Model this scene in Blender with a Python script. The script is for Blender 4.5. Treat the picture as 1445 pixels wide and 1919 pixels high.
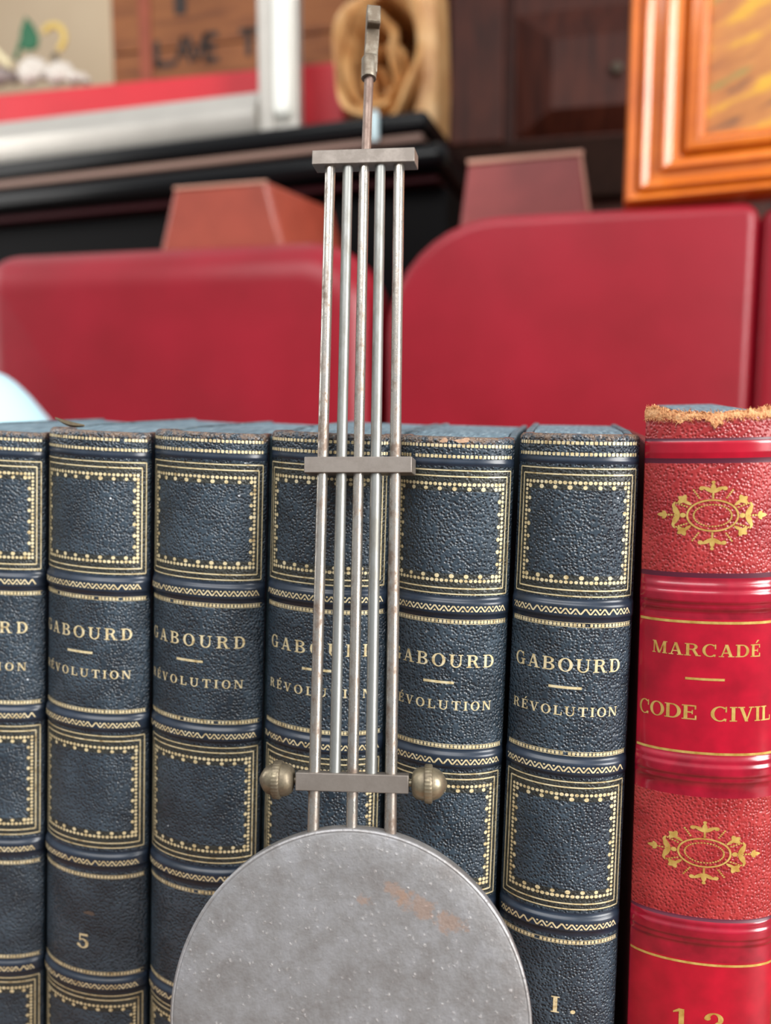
import bpy, math, random
from mathutils import Vector, Matrix
random.seed(7)
PI = math.pi
for o in list(bpy.data.objects):
    bpy.data.objects.remove(o)
SC = bpy.context.scene
COL = SC.collection

# ------------------------------------------------------------------ camera
ZC = 1.0                      # eye height (m)
FPX = 1500.0                  # focal length in pixels of the 1445 x 1919 frame
W_PX, H_PX = 1445.0, 1919.0
DIST = 0.235                  # eye to the plane of the book spines (y = 0)
YAW = math.atan(FPX * 1.457e-4)
PITCH = math.atan((959.5 - 780.0) / FPX)
FWD = Vector((-math.sin(YAW) * math.cos(PITCH), math.cos(YAW) * math.cos(PITCH), -math.sin(PITCH)))
RGT = Vector((math.cos(YAW), math.sin(YAW), 0))
UPV = RGT.cross(FWD)
EYE = Vector((0, -DIST, ZC))
cam_data = bpy.data.cameras.new('camera')
cam = bpy.data.objects.new('camera', cam_data)
COL.objects.link(cam)
cam.matrix_world = Matrix(((RGT.x, UPV.x, -FWD.x, EYE.x), (RGT.y, UPV.y, -FWD.y, EYE.y), (RGT.z, UPV.z, -FWD.z, EYE.z), (0, 0, 0, 1)))
cam_data.sensor_fit = 'HORIZONTAL'
cam_data.sensor_width = 36.0
cam_data.lens = 36.0 * FPX / W_PX
cam_data.clip_start = 0.01
cam_data.clip_end = 50
cam_data.dof.use_dof = True
cam_data.dof.focus_distance = 0.236
cam_data.dof.aperture_fstop = 9.8
SC.camera = cam

# ------------------------------------------------------------------ light
SC.view_settings.view_transform = 'Standard'
SC.view_settings.look = 'None'
SC.view_settings.gamma = 1.0
SC.view_settings.use_curve_mapping = False
SC.view_settings.exposure = 0.0
world = bpy.data.worlds.new('daylight')
SC.world = world
world.use_nodes = True
WN = world.node_tree.nodes
bgn = WN['Background']
# a daylit room seen all round: bright upper half, dimmer floor level
wt = world.node_tree
wc = WN.new('ShaderNodeTexCoord')
wsep = WN.new('ShaderNodeSeparateXYZ')
wramp = WN.new('ShaderNodeValToRGB')
wmap = WN.new('ShaderNodeMapRange')
wmap.inputs[1].default_value = -1.0
wmap.inputs[2].default_value = 1.0
wt.links.new(wc.outputs['Generated'], wsep.inputs[0])
wt.links.new(wsep.outputs[2], wmap.inputs[0])
wt.links.new(wmap.outputs[0], wramp.inputs[0])
e = wramp.color_ramp.elements
e[0].position, e[0].color = 0.25, (0.16, 0.15, 0.14, 1)
e[1].position, e[1].color = 0.85, (0.95, 0.98, 1.0, 1)
m_ = e.new(0.52)
m_.color = (0.46, 0.48, 0.50, 1)
wt.links.new(wramp.outputs[0], bgn.inputs[0])
bgn.inputs[1].default_value = 0.85


def area(name, loc, target, sx, sy, power, col=(1, 1, 1)):
    l = bpy.data.lights.new(name, 'AREA')
    l.shape = 'RECTANGLE'
    l.size = sx
    l.size_y = sy
    l.energy = power
    l.color = col
    o = bpy.data.objects.new(name, l)
    COL.objects.link(o)
    o.location = loc
    d = Vector(target) - Vector(loc)
    o.rotation_euler = d.to_track_quat('-Z', 'Y').to_euler()
    return o


area('window_light', (1.9, -0.95, 1.75), (-0.1, 0.1, 1.0), 1.0, 1.5, 90, (1.0, 0.98, 0.95))
area('ceiling_daylight', (-0.3, -0.9, 2.6), (0.0, 0.5, 1.0), 1.6, 1.0, 26, (1.0, 0.98, 0.96))

area('side_fill_light', (-1.9, 0.30, 1.55), (0.6, 0.72, 1.2), 0.8, 1.3, 12, (1.0, 0.98, 0.95))  # added fill lamp for left-facing surfaces behind the books


# ------------------------------------------------------------------ helpers
def P(px, py, Y=0.0):
    """world point on the vertical plane y = Y that lies behind a picture point"""
    d = FWD + RGT * ((px - W_PX / 2) / FPX) - UPV * ((py - H_PX / 2) / FPX)
    return EYE + d * ((Y + DIST) / d.y)


class Plane:
    """vertical plane with its own yaw, for placing the furniture behind the books"""
    def __init__(self, Y, yaw_deg=0.0, refx=722):
        self.a = math.radians(yaw_deg)
        self.o = P(refx, 780, Y)
        self.o.z = 0
        self.ex = Vector((math.cos(self.a), -math.sin(self.a), 0))
        self.n = Vector((math.sin(self.a), math.cos(self.a), 0))    # into the scene

    def uv(self, px, py, back=0.0):
        d = FWD + RGT * ((px - W_PX / 2) / FPX) - UPV * ((py - H_PX / 2) / FPX)
        o = self.o + self.n * back
        t = (o - EYE).dot(self.n) / d.dot(self.n)
        p = EYE + d * t
        return ((p - o).dot(self.ex), p.z)

    def w(self, u, z, back=0.0):
        v = self.o + self.ex * u + self.n * back
        v.z = z
        return v

    def matrix(self, u, z, back=0.0):
        l = self.w(u, z, back)
        return Matrix(((self.ex.x, self.n.x, 0, l.x), (self.ex.y, self.n.y, 0, l.y), (0, 0, 1, l.z), (0, 0, 0, 1)))


class MB:
    def __init__(self):
        self.v = []
        self.f = []
        self.m = []

    def vert(self, p):
        self.v.append(tuple(p))
        return len(self.v) - 1

    def face(self, idx, m=0):
        self.f.append(tuple(idx))
        self.m.append(m)

    def poly(self, pts, m=0):
        self.face([self.vert(p) for p in pts], m)

    def grid(self, rows, m=0, closed=False, mf=None):
        ids = [[self.vert(p) for p in r] for r in rows]
        for i in range(len(ids) - 1):
            n = len(ids[i])
            for j in range(n if closed else n - 1):
                k = (j + 1) % n
                self.face((ids[i][j], ids[i][k], ids[i + 1][k], ids[i + 1][j]), mf(i, j) if mf else m)
        return ids

    def box(self, x0, x1, y0, y1, z0, z1, m=0):
        b = [self.vert(p) for p in ((x0, y0, z0), (x1, y0, z0), (x1, y1, z0), (x0, y1, z0), (x0, y0, z1), (x1, y0, z1), (x1, y1, z1), (x0, y1, z1))]
        for q in ((0, 3, 2, 1), (4, 5, 6, 7), (0, 1, 5, 4), (1, 2, 6, 5), (2, 3, 7, 6), (3, 0, 4, 7)):
            self.face([b[i] for i in q], m)

    def lathe(self, prof, axis='z', seg=32, c=(0, 0, 0), rad=None, m=0):
        """prof: list of (radius, distance along the axis)"""
        rows = []
        for k, (r, h) in enumerate(prof):
            row = []
            for i in range(seg):
                a = 2 * PI * i / seg
                rr = r * (rad(k, i) if rad else 1)
                p, q = rr * math.cos(a), rr * math.sin(a)
                if axis == 'z':
                    row.append((c[0] + p, c[1] + q, c[2] + h))
                elif axis == 'x':
                    row.append((c[0] + h, c[1] + p, c[2] + q))
                else:
                    row.append((c[0] + q, c[1] + h, c[2] + p))
            rows.append(row)
        ids = self.grid(rows, m, True)
        if prof[0][0] > 1e-7:
            self.face(list(reversed(ids[0])), m)
        if prof[-1][0] > 1e-7:
            self.face(ids[-1], m)

    def prism(self, out, y0, y1, m=0):
        """out: (x, z) outline, extruded from y0 to y1"""
        a = [self.vert((x, y0, z)) for x, z in out]
        b = [self.vert((x, y1, z)) for x, z in out]
        n = len(out)
        self.face(a, m)
        self.face(list(reversed(b)), m)
        for i in range(n):
            j = (i + 1) % n
            self.face((a[j], a[i], b[i], b[j]), m)

    def build(self, name, mats, parent=None, smooth=35, bevel=0, bseg=2, matrix=None, fix=True):
        me = bpy.data.meshes.new(name)
        me.from_pydata(self.v, [], self.f)
        for q in (mats if isinstance(mats, (list, tuple)) else [mats]):
            me.materials.append(q)
        me.polygons.foreach_set('material_index', self.m)
        if fix:
            import bmesh
            bm = bmesh.new()
            bm.from_mesh(me)
            bmesh.ops.recalc_face_normals(bm, faces=bm.faces)
            bm.to_mesh(me)
            bm.free()
        if smooth:
            me.polygons.foreach_set('use_smooth', [True] * len(me.polygons))
            me.set_sharp_from_angle(angle=math.radians(smooth))
        me.update()
        o = bpy.data.objects.new(name, me)
        COL.objects.link(o)
        if matrix is not None:
            o.matrix_world = matrix
        if parent:
            o.parent = parent
        if bevel:
            b = o.modifiers.new('bevel', 'BEVEL')
            b.width = bevel
            b.segments = bseg
            b.limit_method = 'ANGLE'
            b.angle_limit = math.radians(40)
        return o


def tag(o, label=None, cat=None, group=None, kind=None):
    if label:
        o['label'] = label
    if cat:
        o['category'] = cat
    if group:
        o['group'] = group
    if kind:
        o['kind'] = kind
    return o


def empty(name, matrix):
    o = bpy.data.objects.new(name, None)
    COL.objects.link(o)
    o.empty_display_size = 0.02
    o.matrix_world = matrix
    return o


# ------------------------------------------------------------------ materials
def srgb(r, g, b):
    return tuple((c / 255 / 12.92 if c / 255 < 0.04045 else ((c / 255 + 0.055) / 1.055) ** 2.4) for c in (r, g, b)) + (1,)


class NT:
    def __init__(self, name):
        self.mat = bpy.data.materials.new(name)
        self.mat.use_nodes = True
        self.t = self.mat.node_tree
        self.p = self.t.nodes['Principled BSDF']

    def n(self, kind, **kw):
        nd = self.t.nodes.new('ShaderNode' + kind)
        for k, v in kw.items():
            if k.startswith('i_'):
                key = k[2:]
                nd.inputs[int(key) if key.isdigit() else key.replace('_', ' ')].default_value = v
            else:
                setattr(nd, k, v)
        return nd

    def l(self, a, b):
        self.t.links.new(a, b)

    def coord(self, scale=(1, 1, 1), rand=0.0, rot=(0, 0, 0)):
        c = self.n('TexCoord')
        m = self.n('Mapping')
        m.inputs['Scale'].default_value = scale
        m.inputs['Rotation'].default_value = rot
        self.l(c.outputs['Object'], m.inputs['Vector'])
        if rand:
            oi = self.n('ObjectInfo')
            mu = self.n('Math', operation='MULTIPLY', i_1=rand)
            self.l(oi.outputs['Random'], mu.inputs[0])
            self.l(mu.outputs[0], m.inputs['Location'])
        return m.outputs[0]

    def noise(self, vec, scale, detail=3, rough=0.5):
        nd = self.n('TexNoise', i_Scale=scale, i_Detail=detail, i_Roughness=rough)
        self.l(vec, nd.inputs['Vector'])
        return nd.outputs['Fac']

    def ramp(self, fac, stops, interp='LINEAR'):
        r = self.n('ValToRGB')
        r.color_ramp.interpolation = interp
        e = r.color_ramp.elements
        while len(e) < len(stops):
            e.new(0.5)
        for el, (pos, c) in zip(e, stops):
            el.position = pos
            el.color = c if len(c) == 4 else tuple(c) + (1,)
        self.l(fac, r.inputs[0])
        return r.outputs[0]

    def mix(self, fac, a, b):
        m = self.n('Mix', data_type='RGBA')
        for s, v in ((0, fac), (6, a), (7, b)):
            if hasattr(v, 'is_linked'):
                self.l(v, m.inputs[s])
            else:
                m.inputs[s].default_value = v
        return m.outputs[2]

    def math(self, op, a, b=0.0):
        m = self.n('Math', operation=op)
        for s, v in ((0, a), (1, b)):
            if hasattr(v, 'is_linked'):
                self.l(v, m.inputs[s])
            else:
                m.inputs[s].default_value = v
        return m.outputs[0]

    def bump(self, h, dist, strength=1.0):
        b = self.n('Bump', i_Distance=dist, i_Strength=strength)
        self.l(h, b.inputs['Height'])
        self.l(b.outputs[0], self.p.inputs['Normal'])

    def set(self, color=None, rough=None, metal=None, spec=None, coat=None, coat_rough=None):
        for key, v in (('Base Color', color), ('Roughness', rough), ('Metallic', metal), ('Specular IOR Level', spec), ('Coat Weight', coat), ('Coat Roughness', coat_rough)):
            if v is None:
                continue
            if hasattr(v, 'is_linked'):
                self.l(v, self.p.inputs[key])
            else:
                self.p.inputs[key].default_value = v
        return self


def plain(name, col, rough=0.5, metal=0.0, spec=0.5, coat=0.0, var=0.0, scale=30):
    t = NT(name)
    c = srgb(*col)
    if var:
        f = t.noise(t.coord(rand=5), scale, 4)
        d = tuple(x * (1 - var) for x in c[:3]) + (1,)
        b = tuple(min(1, x * (1 + var)) for x in c[:3]) + (1,)
        t.set(t.ramp(f, [(0.3, d), (0.7, b)]))
    else:
        t.set(c)
    t.set(rough=rough, metal=metal, spec=spec, coat=coat, coat_rough=0.08)
    return t.mat


def sep_z(t, vec):
    s = t.n('SeparateXYZ')
    t.l(vec, s.inputs[0])
    return s.outputs


def grain_leather(name, dark, light, head, cell=950, bumpd=0.00028, rough=0.42, speck=True, headcol=(120, 98, 80), pitk=0.75):
    """pebbled leather; head = height (local z) where the worn brown head begins"""
    t = NT(name)
    c = t.coord(rand=3)
    vo = t.n('TexVoronoi', feature='SMOOTH_F1', i_Scale=cell, i_Smoothness=0.35, i_Randomness=1.0)
    wv = t.n('TexNoise', i_Scale=cell * 0.5, i_Detail=2.0)
    t.l(c, wv.inputs['Vector'])
    mx = t.n('VectorMath', operation='MULTIPLY_ADD')
    t.l(wv.outputs['Color'], mx.inputs[0])
    mx.inputs[1].default_value = (0.00045, 0.00045, 0.00045)
    t.l(c, mx.inputs[2])
    t.l(mx.outputs[0], vo.inputs['Vector'])
    h = vo.outputs['Distance']
    # a net of raised ridges around small dark pits
    relief = t.ramp(h, [(0.10, (0, 0, 0)), (0.62, (1, 1, 1))])
    big = t.noise(c, 90, 4)
    base = t.mix(t.ramp(big, [(0.35, (0, 0, 0)), (0.7, (1, 1, 1))]), srgb(*dark), srgb(*light))
    # darker colour in the pits between the ridges
    pit = t.ramp(h, [(0.16, (1, 1, 1)), (0.48, (0, 0, 0))])
    base = t.mix(t.math('MULTIPLY', pit, pitk), base, tuple(x * 0.30 for x in srgb(*dark)[:3]) + (1,))
    if speck:
        v2 = t.n('TexVoronoi', feature='F1', i_Scale=95)
        t.l(c, v2.inputs['Vector'])
        sp = t.ramp(v2.outputs['Distance'], [(0.028, (1, 1, 1)), (0.04, (0, 0, 0))])
        base = t.mix(sp, base, srgb(190, 195, 200))
    # scuffed head
    z = sep_z(t, t.coord())[2]
    wear = t.math('MULTIPLY', t.math('SUBTRACT', z, head), 220.0)
    wear = t.math('ADD', wear, t.math('MULTIPLY', t.math('SUBTRACT', t.noise(c, 420, 5, 0.7), 0.5), 3.2))
    wear = t.ramp(wear, [(0.35, (0, 0, 0)), (0.85, (1, 1, 1))])
    base = t.mix(t.math('MULTIPLY', wear, 0.85), base, srgb(*headcol))
    t.set(base, rough=rough, spec=0.6)
    t.bump(relief, bumpd, 0.9)
    return t.mat


TOP = 0.242        # height of a spine's head above the table
M = {}
M['navy'] = grain_leather('navy_pebbled_leather', (40, 51, 61), (62, 76, 88), TOP - 0.0036, cell=1150, pitk=0.92, bumpd=0.00040, rough=0.31)
M['navy_smooth'] = plain('navy_smooth_leather', (36, 46, 60), 0.28, var=0.25, scale=200)
M['olive'] = grain_leather('olive_tinged_leather', (42, 46, 45), (56, 58, 53), TOP + 0.05, cell=1150, speck=False, bumpd=0.00022)
t = NT('pale_gilt')
c = t.coord(rand=3)
t.set(t.ramp(t.noise(c, 500, 4, 0.7), [(0.3, srgb(164, 138, 92)), (0.48, srgb(232, 214, 168)), (0.8, srgb(246, 236, 206))]), rough=0.4, metal=0.25)
M['gilt'] = t.mat
t = NT('bright_gilt')
c = t.coord(rand=3)
t.set(t.ramp(t.noise(c, 400, 3), [(0.3, srgb(196, 150, 70)), (0.7, srgb(236, 205, 120))]), rough=0.34, metal=0.45)
M['gilt_bright'] = t.mat
M['red_grain'] = grain_leather('red_grained_leather', (150, 34, 38), (176, 56, 56), TOP + 0.0032, cell=1150, pitk=0.4, bumpd=0.00024, rough=0.34, speck=False, headcol=(214, 150, 100))
M['red_smooth'] = plain('crimson_polished_leather', (168, 8, 38), 0.24, var=0.22, scale=120, coat=0.3)
M['red_band'] = plain('crimson_band_leather', (150, 14, 40), 0.22, var=0.3, scale=160, coat=0.35)
M['red_board'] = plain('dull_red_board_paper', (112, 34, 36), 0.6, var=0.25, scale=300)
M['red_line'] = plain('blind_tooled_line', (84, 22, 44), 0.4)
t = NT('torn_tan_leather')
c = t.coord()
t.set(t.ramp(t.noise(c, 700, 5, 0.7), [(0.3, srgb(166, 92, 58)), (0.5, srgb(222, 160, 108)), (0.75, srgb(240, 196, 150))]), rough=0.85)
t.bump(t.noise(c, 1500, 4), 0.0005)
M['torn'] = t.mat
M['scuff'] = plain('brown_scuffed_leather', (92, 76, 66), 0.7, var=0.2, scale=800)
M['scuff_tan'] = plain('tan_scuffed_leather', (196, 160, 132), 0.8, var=0.2, scale=800)
t = NT('marbled_board_paper')
c = t.coord(rand=3)
t.set(t.ramp(t.noise(c, 260, 5, 0.65), [(0.3, srgb(44, 58, 66)), (0.55, srgb(84, 106, 116)), (0.8, srgb(122, 124, 118))]), rough=0.6)
M['board'] = t.mat
t = NT('blue_grey_page_edges')
c = t.coord(scale=(1, 0.12, 1), rand=3)
t.set(t.ramp(t.noise(c, 900, 3), [(0.3, srgb(70, 92, 104)), (0.6, srgb(104, 128, 140)), (0.85, srgb(176, 188, 190))]), rough=0.7)
M['pages'] = t.mat


def steel(name, base, rust, amt, rough=(0.3, 0.55), scale=260, stretch=0.35, metal=0.85):
    t = NT(name)
    c = t.coord(scale=(1, 1, stretch), rand=4)
    f = t.noise(c, scale, 6, 0.7)
    g = t.noise(c, scale * 0.22, 3)
    k = t.math('ADD', t.math('MULTIPLY', f, 0.6), t.math('MULTIPLY', g, 0.4))
    m = t.ramp(k, [(amt - 0.07, (1, 1, 1)), (amt + 0.07, (0, 0, 0))])
    t.set(t.mix(m, srgb(*base), srgb(*rust)), metal=metal)
    t.set(rough=t.math('ADD', t.math('MULTIPLY', m, rough[1] - rough[0]), rough[0]))
    t.bump(f, 0.00012, 0.6)
    return t.mat


M['rod_steel'] = steel('pitted_steel', (178, 172, 164), (126, 111, 100), 0.462, (0.2, 0.58), 420, 0.6)
M['rod_zinc'] = steel('dull_zinc', (146, 147, 144), (128, 126, 120), 0.45, (0.4, 0.5), metal=0.75)
M['bar_steel'] = steel('filed_steel', (136, 128, 121), (122, 114, 107), 0.5, (0.42, 0.52), 160, 1.0, 0.6)
M['hook_metal'] = steel('tarnished_hook_metal', (142, 134, 120), (112, 100, 86), 0.5, (0.42, 0.55), 300, 1.0, 0.6)
M['stub'] = steel('brown_steel', (138, 119, 109), (114, 94, 85), 0.5, (0.4, 0.55), 260, 0.5, 0.65)
M['brass'] = steel('dull_brass', (150, 139, 116), (112, 102, 86), 0.47, (0.32, 0.5), 260, 1.0, 0.7)
t = NT('patinated_iron')
c = t.coord()
f1 = t.noise(c, 120, 9, 0.72)
f2 = t.noise(c, 700, 5, 0.7)
col = t.ramp(f1, [(0.3, srgb(132, 127, 125)), (0.5, srgb(149, 147, 147)), (0.7, srgb(166, 165, 168))])
v2 = t.n('TexVoronoi', feature='F1', i_Scale=520)
t.l(c, v2.inputs['Vector'])
pits = t.math('MULTIPLY', t.ramp(v2.outputs['Distance'], [(0.12, (1, 1, 1)), (0.3, (0, 0, 0))]), t.ramp(f2, [(0.5, (0, 0, 0)), (0.62, (1, 1, 1))]))
col = t.mix(t.math('MULTIPLY', pits, 0.3), col, srgb(200, 196, 194))
for (sx, sz, rx, rz) in ((0.0120, 0.0325, 0.0045, 0.0028), (0.0185, 0.0290, 0.0085, 0.0036), (0.0265, 0.0255, 0.0062, 0.0034), (0.0040, 0.0300, 0.0025, 0.0018)):
    mp = t.n('Mapping', vector_type='TEXTURE')
    mp.inputs['Location'].default_value = (sx, 0, sz)
    mp.inputs['Scale'].default_value = (rx, 1, rz)
    mp.inputs['Rotation'].default_value = (0, 0.35, 0)
    tc = t.n('TexCoord')
    t.l(tc.outputs['Object'], mp.inputs[0])
    ln = t.n('VectorMath', operation='LENGTH')
    t.l(mp.outputs[0], ln.inputs[0])
    d = t.math('ADD', ln.outputs['Value'], t.math('MULTIPLY', t.math('SUBTRACT', t.noise(c, 330, 6, 0.75), 0.5), 3.2))
    col = t.mix(t.math('MULTIPLY', t.ramp(d, [(0.45, (1, 1, 1)), (0.80, (0, 0, 0))]), 0.55), col, srgb(172, 140, 120))
dk = t.ramp(t.noise(c, 38, 3), [(0.34, (1, 1, 1)), (0.42, (0, 0, 0))])
col = t.mix(t.math('MULTIPLY', dk, 0.16), col, srgb(112, 108, 106))
t.set(col, rough=0.42, metal=0.6)
t.bump(t.math('ADD', f2, t.math('MULTIPLY', pits, 0.5)), 0.00022, 0.75)
M['iron'] = t.mat

# furniture behind
t = NT('red_seat_leather')
c = t.coord(rand=3)
t.set(t.ramp(t.noise(c, 9, 4), [(0.3, srgb(124, 8, 24)), (0.7, srgb(142, 14, 34))]), rough=0.36, spec=0.38)
t.bump(t.noise(c, 300, 3), 0.0006, 0.35)
M['seat'] = t.mat
M['seam'] = plain('dark_seam', (96, 20, 34), 0.6)
M['chair_wood'] = plain('dark_chair_wood', (70, 34, 24), 0.35, var=0.2)
M['box_brick'] = plain('brick_brown_leather', (146, 64, 48), 0.3, var=0.12, scale=25, coat=0.2)
M['box_rose'] = plain('rose_brown_leather', (140, 60, 58), 0.45, var=0.12, scale=25)
M['box_edge'] = plain('pale_edge', (190, 140, 120), 0.6)
M['lacquer'] = plain('black_lacquer', (10, 10, 12), 0.22, spec=0.22)
M['lacquer_body'] = plain('black_matte_lacquer', (8, 7, 8), 0.6, spec=0.1)
M['lacquer_in'] = plain('dark_red_lacquer', (50, 8, 14), 0.5, spec=0.12)
M['fillet'] = plain('brown_fillet', (128, 100, 88), 0.5)
M['white_glint'] = plain('white_glint', (250, 252, 244), 0.15, coat=0.5)  # white stands in for the window reflection on the silver post
M['silver'] = plain('brushed_silver', (196, 191, 183), 0.38, 0.6, var=0.06, scale=14)
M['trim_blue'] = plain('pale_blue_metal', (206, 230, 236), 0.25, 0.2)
M['redbox'] = plain('bright_red_card', (200, 36, 48), 0.5, var=0.05, scale=12)
M['ink'] = plain('stencil_ink', (58, 50, 46), 0.8)
M['cream'] = plain('cream_stick', (226, 214, 172), 0.5)
M['petal'] = plain('white_petal', (214, 206, 196), 0.6, var=0.08, scale=60)
M['green'] = plain('deep_green_leaf', (28, 96, 62), 0.5, var=0.15, scale=40)
M['yellow'] = plain('straw_yellow', (208, 178, 92), 0.5)
M['dark'] = plain('dark_bud', (70, 58, 44), 0.7)
t = NT('crate_wood')
c = t.coord(scale=(1, 1, 7), rand=2)
t.set(t.ramp(t.noise(c, 9, 5, 0.6), [(0.3, srgb(108, 60, 32)), (0.5, srgb(136, 82, 44)), (0.75, srgb(148, 92, 50))]), rough=0.7)
M['crate'] = t.mat
M['crate_red'] = plain('red_brown_batten', (146, 74, 52), 0.7, var=0.1)
t = NT('brown_paper')
c = t.coord()
t.set(t.ramp(t.noise(c, 18, 5, 0.6), [(0.3, srgb(186, 130, 78)), (0.55, srgb(220, 172, 114)), (0.8, srgb(236, 200, 150))]), rough=0.45)
t.bump(t.noise(c, 60, 4), 0.004, 0.5)
M['paper'] = t.mat
t = NT('dark_cupboard_wood')
c = t.coord(scale=(6, 1, 1), rand=2)
t.set(t.ramp(t.noise(c, 8, 5, 0.6), [(0.3, srgb(42, 17, 11)), (0.55, srgb(66, 29, 19)), (0.8, srgb(80, 38, 25))]), rough=0.5, spec=0.2)
M['cabinet'] = t.mat
t = NT('orange_varnished_wood')
c = t.coord(scale=(1, 1, 1), rand=2)
t.set(t.ramp(t.noise(c, 10, 5, 0.6), [(0.3, srgb(176, 82, 18)), (0.55, srgb(204, 106, 24)), (0.8, srgb(220, 126, 34))]), rough=0.45, spec=0.2, coat=0.9, coat_rough=0.11)
M['frame'] = t.mat
t = NT('painted_canvas')
def slanted(sc):
    m = t.n('Mapping')
    m.inputs['Scale'].default_value = sc
    t.l(t.coord(rot=(0, 0.40, 0)), m.inputs[0])
    return m.outputs[0]


f1 = t.noise(slanted((7, 1, 30)), 1.9, 5, 0.6)
f2 = t.noise(slanted((6, 1, 26)), 1.5, 3)
col = t.ramp(f1, [(0.32, srgb(96, 68, 50)), (0.42, srgb(166, 104, 50)), (0.53, srgb(180, 118, 58)), (0.60, srgb(200, 148, 40)), (0.72, srgb(218, 170, 46))])
col = t.mix(t.ramp(f2, [(0.62, (0, 0, 0)), (0.70, (1, 1, 1))]), col, srgb(128, 122, 62))
t.set(col, rough=0.5)
t.bump(f1, 0.002, 0.5)
M['canvas'] = t.mat
M['cyan'] = plain('pale_cyan_plastic', (186, 230, 244), 0.4)
M['sliver'] = plain('dry_leaf', (112, 98, 74), 0.8, var=0.2, scale=600)
t = NT('wall_paint')
t.set(t.ramp(t.noise(t.coord(), 3, 4), [(0.3, srgb(216, 190, 158)), (0.7, srgb(226, 202, 170))]), rough=0.9)
M['wall'] = t.mat
M['floor'] = plain('floor_boards', (96, 66, 46), 0.5, var=0.2, scale=6)
M['table'] = plain('oak_table', (120, 84, 56), 0.45, var=0.2, scale=12)

# ------------------------------------------------------------------ the room
TZ = ZC - 0.247
mb = MB()
mb.box(-2.2, 2.2, -1.6, 2.3, -0.05, 0)
tag(mb.build('floor', M['floor']), 'brown wooden floor', 'floor', kind='structure')
mb = MB()
mb.box(-2.2, 2.2, 2.2, 2.3, 0, 2.7)
tag(mb.build('wall_back', M['wall']), 'beige back wall', 'wall', kind='structure')
tr = empty('table', Matrix.Translation((0, 0, 0)))
tag(tr, 'oak table that the row of bound books stands on', 'table')
mb = MB()
mb.box(-0.75, 0.45, -0.20, 0.54, TZ - 0.03, TZ)
mb.build('table_top', M['table'], tr, bevel=0.003)
for lx in (-0.6, 0.32):
    mb = MB()
    mb.box(lx - 0.03, lx + 0.03, 0.03, 0.15, 0.04, TZ - 0.03)
    mb.box(lx - 0.035, lx + 0.035, -0.12, 0.22, 0.0, 0.0401)
    mb.build('leg', M['table'], tr, bevel=0.003)

# ------------------------------------------------------------------ lettering
# every glyph: list of convex polygons in units of the cap height, and its advance width


def rect(x0, y0, x1, y1):
    return [(x0, y0), (x1, y0), (x1, y1), (x0, y1)]


def arc(cx, cy, ro, Ro, ri, Ri, a0, a1, n=18, dx=0.0):
    """elliptic ring sector; ro/Ro outer x/y radii, ri/Ri inner"""
    out = []
    for i in range(n):
        p, q = (math.radians(a0 + (a1 - a0) * k / n) for k in (i, i + 1))
        out.append([(cx + ro * math.cos(p), cy + Ro * math.sin(p)), (cx + ro * math.cos(q), cy + Ro * math.sin(q)),
                    (cx + dx + ri * math.cos(q), cy + Ri * math.sin(q)), (cx + dx + ri * math.cos(p), cy + Ri * math.sin(p))])
    return out


S, T, F = 0.19, 0.085, 0.10      # thick stem, thin stroke, serif overhang


def stem(x, w=S, top=True, bot=True):
    g = [rect(x, 0, x + w, 1)]
    if bot:
        g.append(rect(x - F, 0, x + w + F, T * 0.8))
    if top:
        g.append(rect(x - F, 1 - T * 0.8, x + w + F, 1))
    return g


def diag(x0, y0, x1, y1, w):
    return [[(x0, y0), (x0 + w, y0), (x1 + w, y1), (x1, y1)]]


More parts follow.
